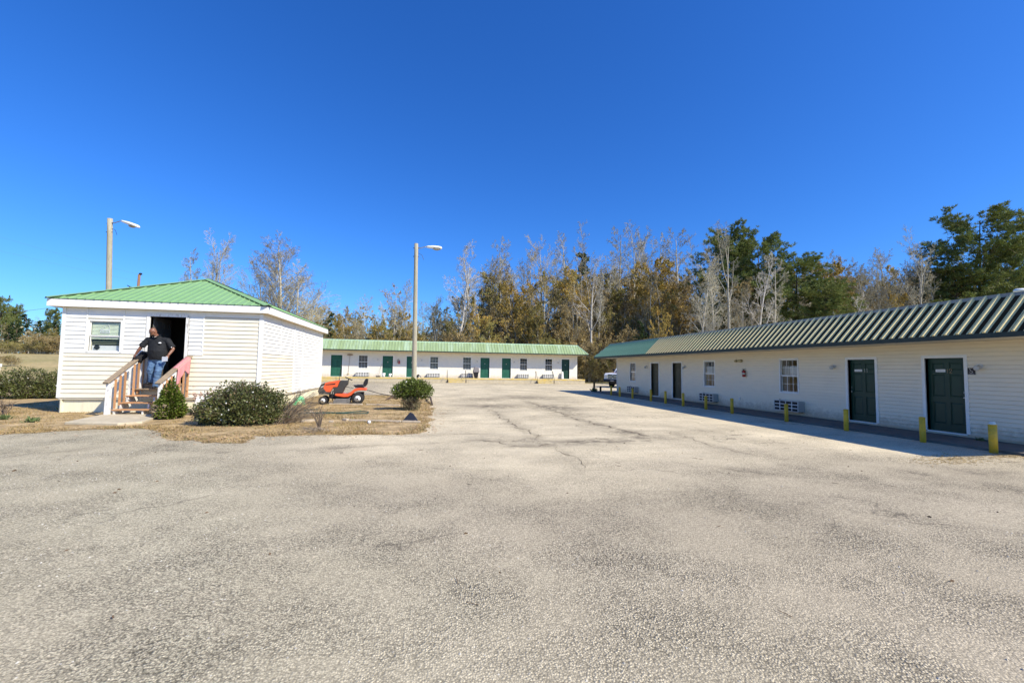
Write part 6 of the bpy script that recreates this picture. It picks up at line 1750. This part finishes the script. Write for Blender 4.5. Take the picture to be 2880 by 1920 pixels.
# ------------------------------------------------------------------ small things on the bed
def misc():
    # white urn lying on its side with a dark mouth
    x, y = -6.42, 15.05; ax = Vector((-1, -.25, .12)).normalized(); s1 = ax.orthogonal().normalized(); s2 = ax.cross(s1)
    c = Vector((x, y, .30)); t = empty('garden_urn', (x, y, 0), 'white garden urn tipped on its side behind the large bush', 'urn')
    um = M('chalky_urn', (.72, .69, .63), .8, .12, 5, c2=(.5, .44, .36), c2amt=.5)
    MB().loft([(c + ax * q, s1 * r, s2 * r) for q, r in ((.36, .24), (.34, .27), (.30, .25), (.15, .30), (-.1, .29), (-.28, .2), (-.33, .1))], 20).build('bowl', um, t, smooth=True)
    MB().loft([(c + ax * .362, s1 * .22, s2 * .22), (c + ax * .30, s1 * .2, s2 * .2)], 20).build('soil', M('dark_soil', (.09, .07, .05), .95), t)
    L = TB(3)
    for i in range(160): L.leaf(Vector((L.r.gauss(-.1, .22), L.r.gauss(0, .1), L.r.uniform(.5, .66))), .09, 0, 0, .4)
    o = bpy.data.objects.new('dead_plant', L.mesh('dead_plant', [M('dead_leaves', (.30, .19, .14), .9, .3, 6)])); col.objects.link(o); o.parent = t
    # grey rock by the urn
    def rock(name, c, r, mat, label, cat, seed, flat=.7):
        rr = random.Random(seed); m = MB(); n = 9
        rings = []
        for i in range(6):
            a = math.pi * i / 5; rings.append((Vector(c) + Vector((rr.gauss(0, .04) * r, rr.gauss(0, .04) * r, -math.cos(a) * r * flat)), max(.02, math.sin(a)) * r * rr.uniform(.85, 1.15), max(.02, math.sin(a)) * r * rr.uniform(.7, 1)))
        o = m.loft(rings, n).build(name, mat, None, (c[0], c[1], 0)); return tag(o, label, cat)
    stone = M('grey_rock', (.17, .16, .15), .9, .2, 8, bump=.4)
    rock('rock', (-7.0, 14.95, .12), .17, stone, 'grey rock lying beside the tipped urn', 'rock', 4)
    # sawn stump
    x, y = -5.58, 12.78; t = empty('tree_stump', (x, y, 0), 'dark weathered stump beside the large flowering bush', 'stump')
    MB().loft([((x, y, -.03), .25, .22), ((x, y, .10), .19, .17), ((x + .02, y, .34), .17, .16), ((x + .02, y, .38), .15, .14)], 12).build('trunk', M('stump_bark', (.10, .07, .05), .95, .3, 8, bump=.5), t)
    MB().loft([((x + .02, y, .381), .145, .135), ((x + .02, y, .386), .13, .12)], 12).build('cut_face', M('cut_wood', (.40, .28, .17), .9, .2, 10), t)
    MB().prism([(x - .19, y - .12, .03), (x - .05, y - .19, .03), (x - .04, y - .175, .3), (x - .16, y - .12, .32)], (.01, -.012, 0)).build('bare_wood', M('cut_wood', (.40, .28, .17)), t)
    # green plastic bag against the cabin
    q = Vector((-4.85, 18.6, 0)); rr = random.Random(6); m = MB(); rings = []
    for i in range(7):
        k = i / 6; rings.append((q + Vector((.06 * k, 0, .36 * k + .01)), .25 * (1 - .75 * k ** 2) * rr.uniform(.85, 1.15), .22 * (1 - .75 * k ** 2) * rr.uniform(.85, 1.15)))
    o = m.loft(rings, 14).build('plastic_bag', M('green_plastic', (.12, .52, .24), .3, .15, 6, c2=(.75, .75, .35), c2amt=.9, c2scale=3, contrast=(.52, .6)), None, q, smooth=True); tag(o, 'crumpled green plastic bag on the ground beside the cabin', 'bag')
    tx = bpy.data.textures.new('bag_folds', 'CLOUDS'); tx.noise_scale = .07
    md = o.modifiers.new('s', 'SUBSURF'); md.levels = md.render_levels = 2; dm = o.modifiers.new('folds', 'DISPLACE'); dm.texture = tx; dm.strength = .10
    # weathered landscape timbers
    for i, (a, b, w_, lab) in enumerate((((845, 1189), (888, 1187), .10, 'short white rotted landscape timber by the bare shrub'), ((965, 1185), (978, 1186), .11, 'stub of white rotted timber in the middle of the bed'), ((982, 1187), (1128, 1190), .085, 'long grey landscape timber sunk in the dry grass'), ((1130, 1190), (1182, 1191), .08, 'split pale timber end at the corner of the bed'),
                                   ((925, 1190), (938, 1190), .07, 'small brown timber chip between the bare shrub and the timbers'), ((925, 1139), (1020, 1140), .08, 'pale plank lying under the mower'), ((1030, 1141), (1125, 1143), .09, 'pale plank lying behind the mower wheels'), ((845, 1163), (882, 1162), .06, 'thin white plank near the large bush'))):
        p, q = G(*a), G(*b); o = MB().beam((p[0], p[1], .05), (q[0], q[1], .045), w_, w_ * .8).build('timber', M('bleached_timber', (.46, .39, .29), .9, .25, 7, bump=.4, c2=(.35, .28, .2), c2amt=.6, c2scale=4), None, (p[0], p[1], 0), bevel=.015); tag(o, lab, 'timber')
    # garden hose in long loops
    pts = [G(*p_) for p_ in ((800, 1172), (850, 1168), (905, 1165), (960, 1166), (1010, 1162), (1033, 1163), (1030, 1167), (980, 1168), (930, 1167), (890, 1168), (862, 1163), (858, 1158), (900, 1156))]
    ps = [Vector((p_[0], p_[1], .065)) for p_ in pts]; fine = []
    for i in range(len(ps) - 1):
        p0, p1, p2, p3 = ps[max(0, i - 1)], ps[i], ps[i + 1], ps[min(len(ps) - 1, i + 2)]
        for k in range(6):
            s = k / 6; fine.append(.5 * ((2 * p1) + (p2 - p0) * s + (2 * p0 - 5 * p1 + 4 * p2 - p3) * s * s + (3 * p1 - p0 - 3 * p2 + p3) * s ** 3))
    o = MB().tube(fine, .018, 7).build('garden_hose', M('green_hose', (.03, .07, .055), .5, .2, 6), None, pts[0], smooth=True); tag(o, 'green garden hose looped across the dry bed', 'hose')
    # black folded sheet standing like a tent, white ball
    p = G(1155, 1186); x, y = p[0], p[1]
    o = MB().hexa([(x - .26, y - .1, .0), (x + .24, y - .12, .0), (x + .22, y + .2, 0), (x - .2, y + .2, 0), (x - .03, y - .02, .27), (x + .06, y - .04, .25), (x + .06, y + .03, .24), (x - .02, y + .04, .27)]).build('tarpaulin', M('black_tarp', (.018, .02, .03), .45, .15, 10), None, (x, y, 0), bevel=.01); tag(o, 'black tarpaulin peaked like a small tent beside the timbers', 'tarpaulin')
    p = G(1038, 1194); o = MB().ball((p[0], p[1], .07), .045, 14, 10).build('ball', sheet_white, None, (p[0], p[1], .02), smooth=True); tag(o, 'small white ball lying on the dry grass by the long timber', 'ball')
    # brown limbs of roots behind the round shrub
    p = G(1205, 1123); q = G(1216, 1140); o = MB().tube([(p[0], p[1], .12), (p[0] * .5 + q[0] * .5, p[1] * .6 + q[1] * .4, .2), (q[0], q[1], .03)], [.04, .05, .03], 7).build('branch', M('stump_bark', (.10, .07, .05)), None, (p[0], p[1], 0)); tag(o, 'dark broken branch at the edge of the lot beside the shrub', 'branch')
    p = G(1085, 1126); q = G(1118, 1124); o = MB().tube([(p[0], p[1], .03), (p[0] * .5 + q[0] * .5, p[1] * .5 + q[1] * .5, .15), (q[0], q[1], .06)], [.03, .06, .05], 7).build('branch', M('stump_bark', (.10, .07, .05)), None, (p[0], p[1], 0)); tag(o, 'dark fallen branch between the mower and the shrub', 'branch')
    # straw washed up at the corner of the shadow
    L = TB(17)
    for i in range(900):
        q = G(2680 + L.r.gauss(0, 55), 1294 + L.r.gauss(0, 7)); L.leaf(Vector((q[0], q[1], .012)), L.r.uniform(.03, .08), 0, .9, .12)
    for i in range(500):
        q = G(2830 + L.r.gauss(0, 40), 1283 + L.r.gauss(0, 4)); L.leaf(Vector((q[0], q[1], .012)), L.r.uniform(.03, .08), 0, .9, .12)
    o = bpy.data.objects.new('straw', L.mesh('straw', [straw_m])); col.objects.link(o); tag(o, 'drift of dry straw on the asphalt near the bollards', 'straw', kind='stuff')
    L = TB(29)
    for i in range(260):
        q = Vector((L.r.uniform(-7, 9), L.r.uniform(2, 22), .010))
        if inside(q.x, q.y, LAWN_BD): continue
        if i % 3: L.leaf(q, L.r.uniform(.02, .05), 0, .9, .5)
        else: a_ = L.r.uniform(0, 6.28); L.tube([q, q + Vector((math.cos(a_) * .09, math.sin(a_) * .09, .006))], [.003, .002], 3, 0)
    o = bpy.data.objects.new('litter', L.mesh('litter', [M('dark_litter', (.13, .085, .05), .9, .3, 6)])); col.objects.link(o); tag(o, 'scattered brown twigs and leaf bits on the open asphalt', 'litter', kind='stuff')
    # small white sign or crate at the far field
    p = G(2, 1030 + 0); 
    q = PY(2, 1027, 44); o = MB().box(q[0] - .6, q[0] + .05, 43.95, 44.05, q[2] - .13, q[2] + .13).box(q[0] - .5, q[0] - .45, 43.97, 44.03, -.02, q[2] - .13).box(q[0] - .08, q[0] - .03, 43.97, 44.03, -.02, q[2] - .13).build('field_sign', sheet_white, None, (q[0], 44, 0)); tag(o, 'small white board on legs in the field beyond the hedge', 'sign')


misc()
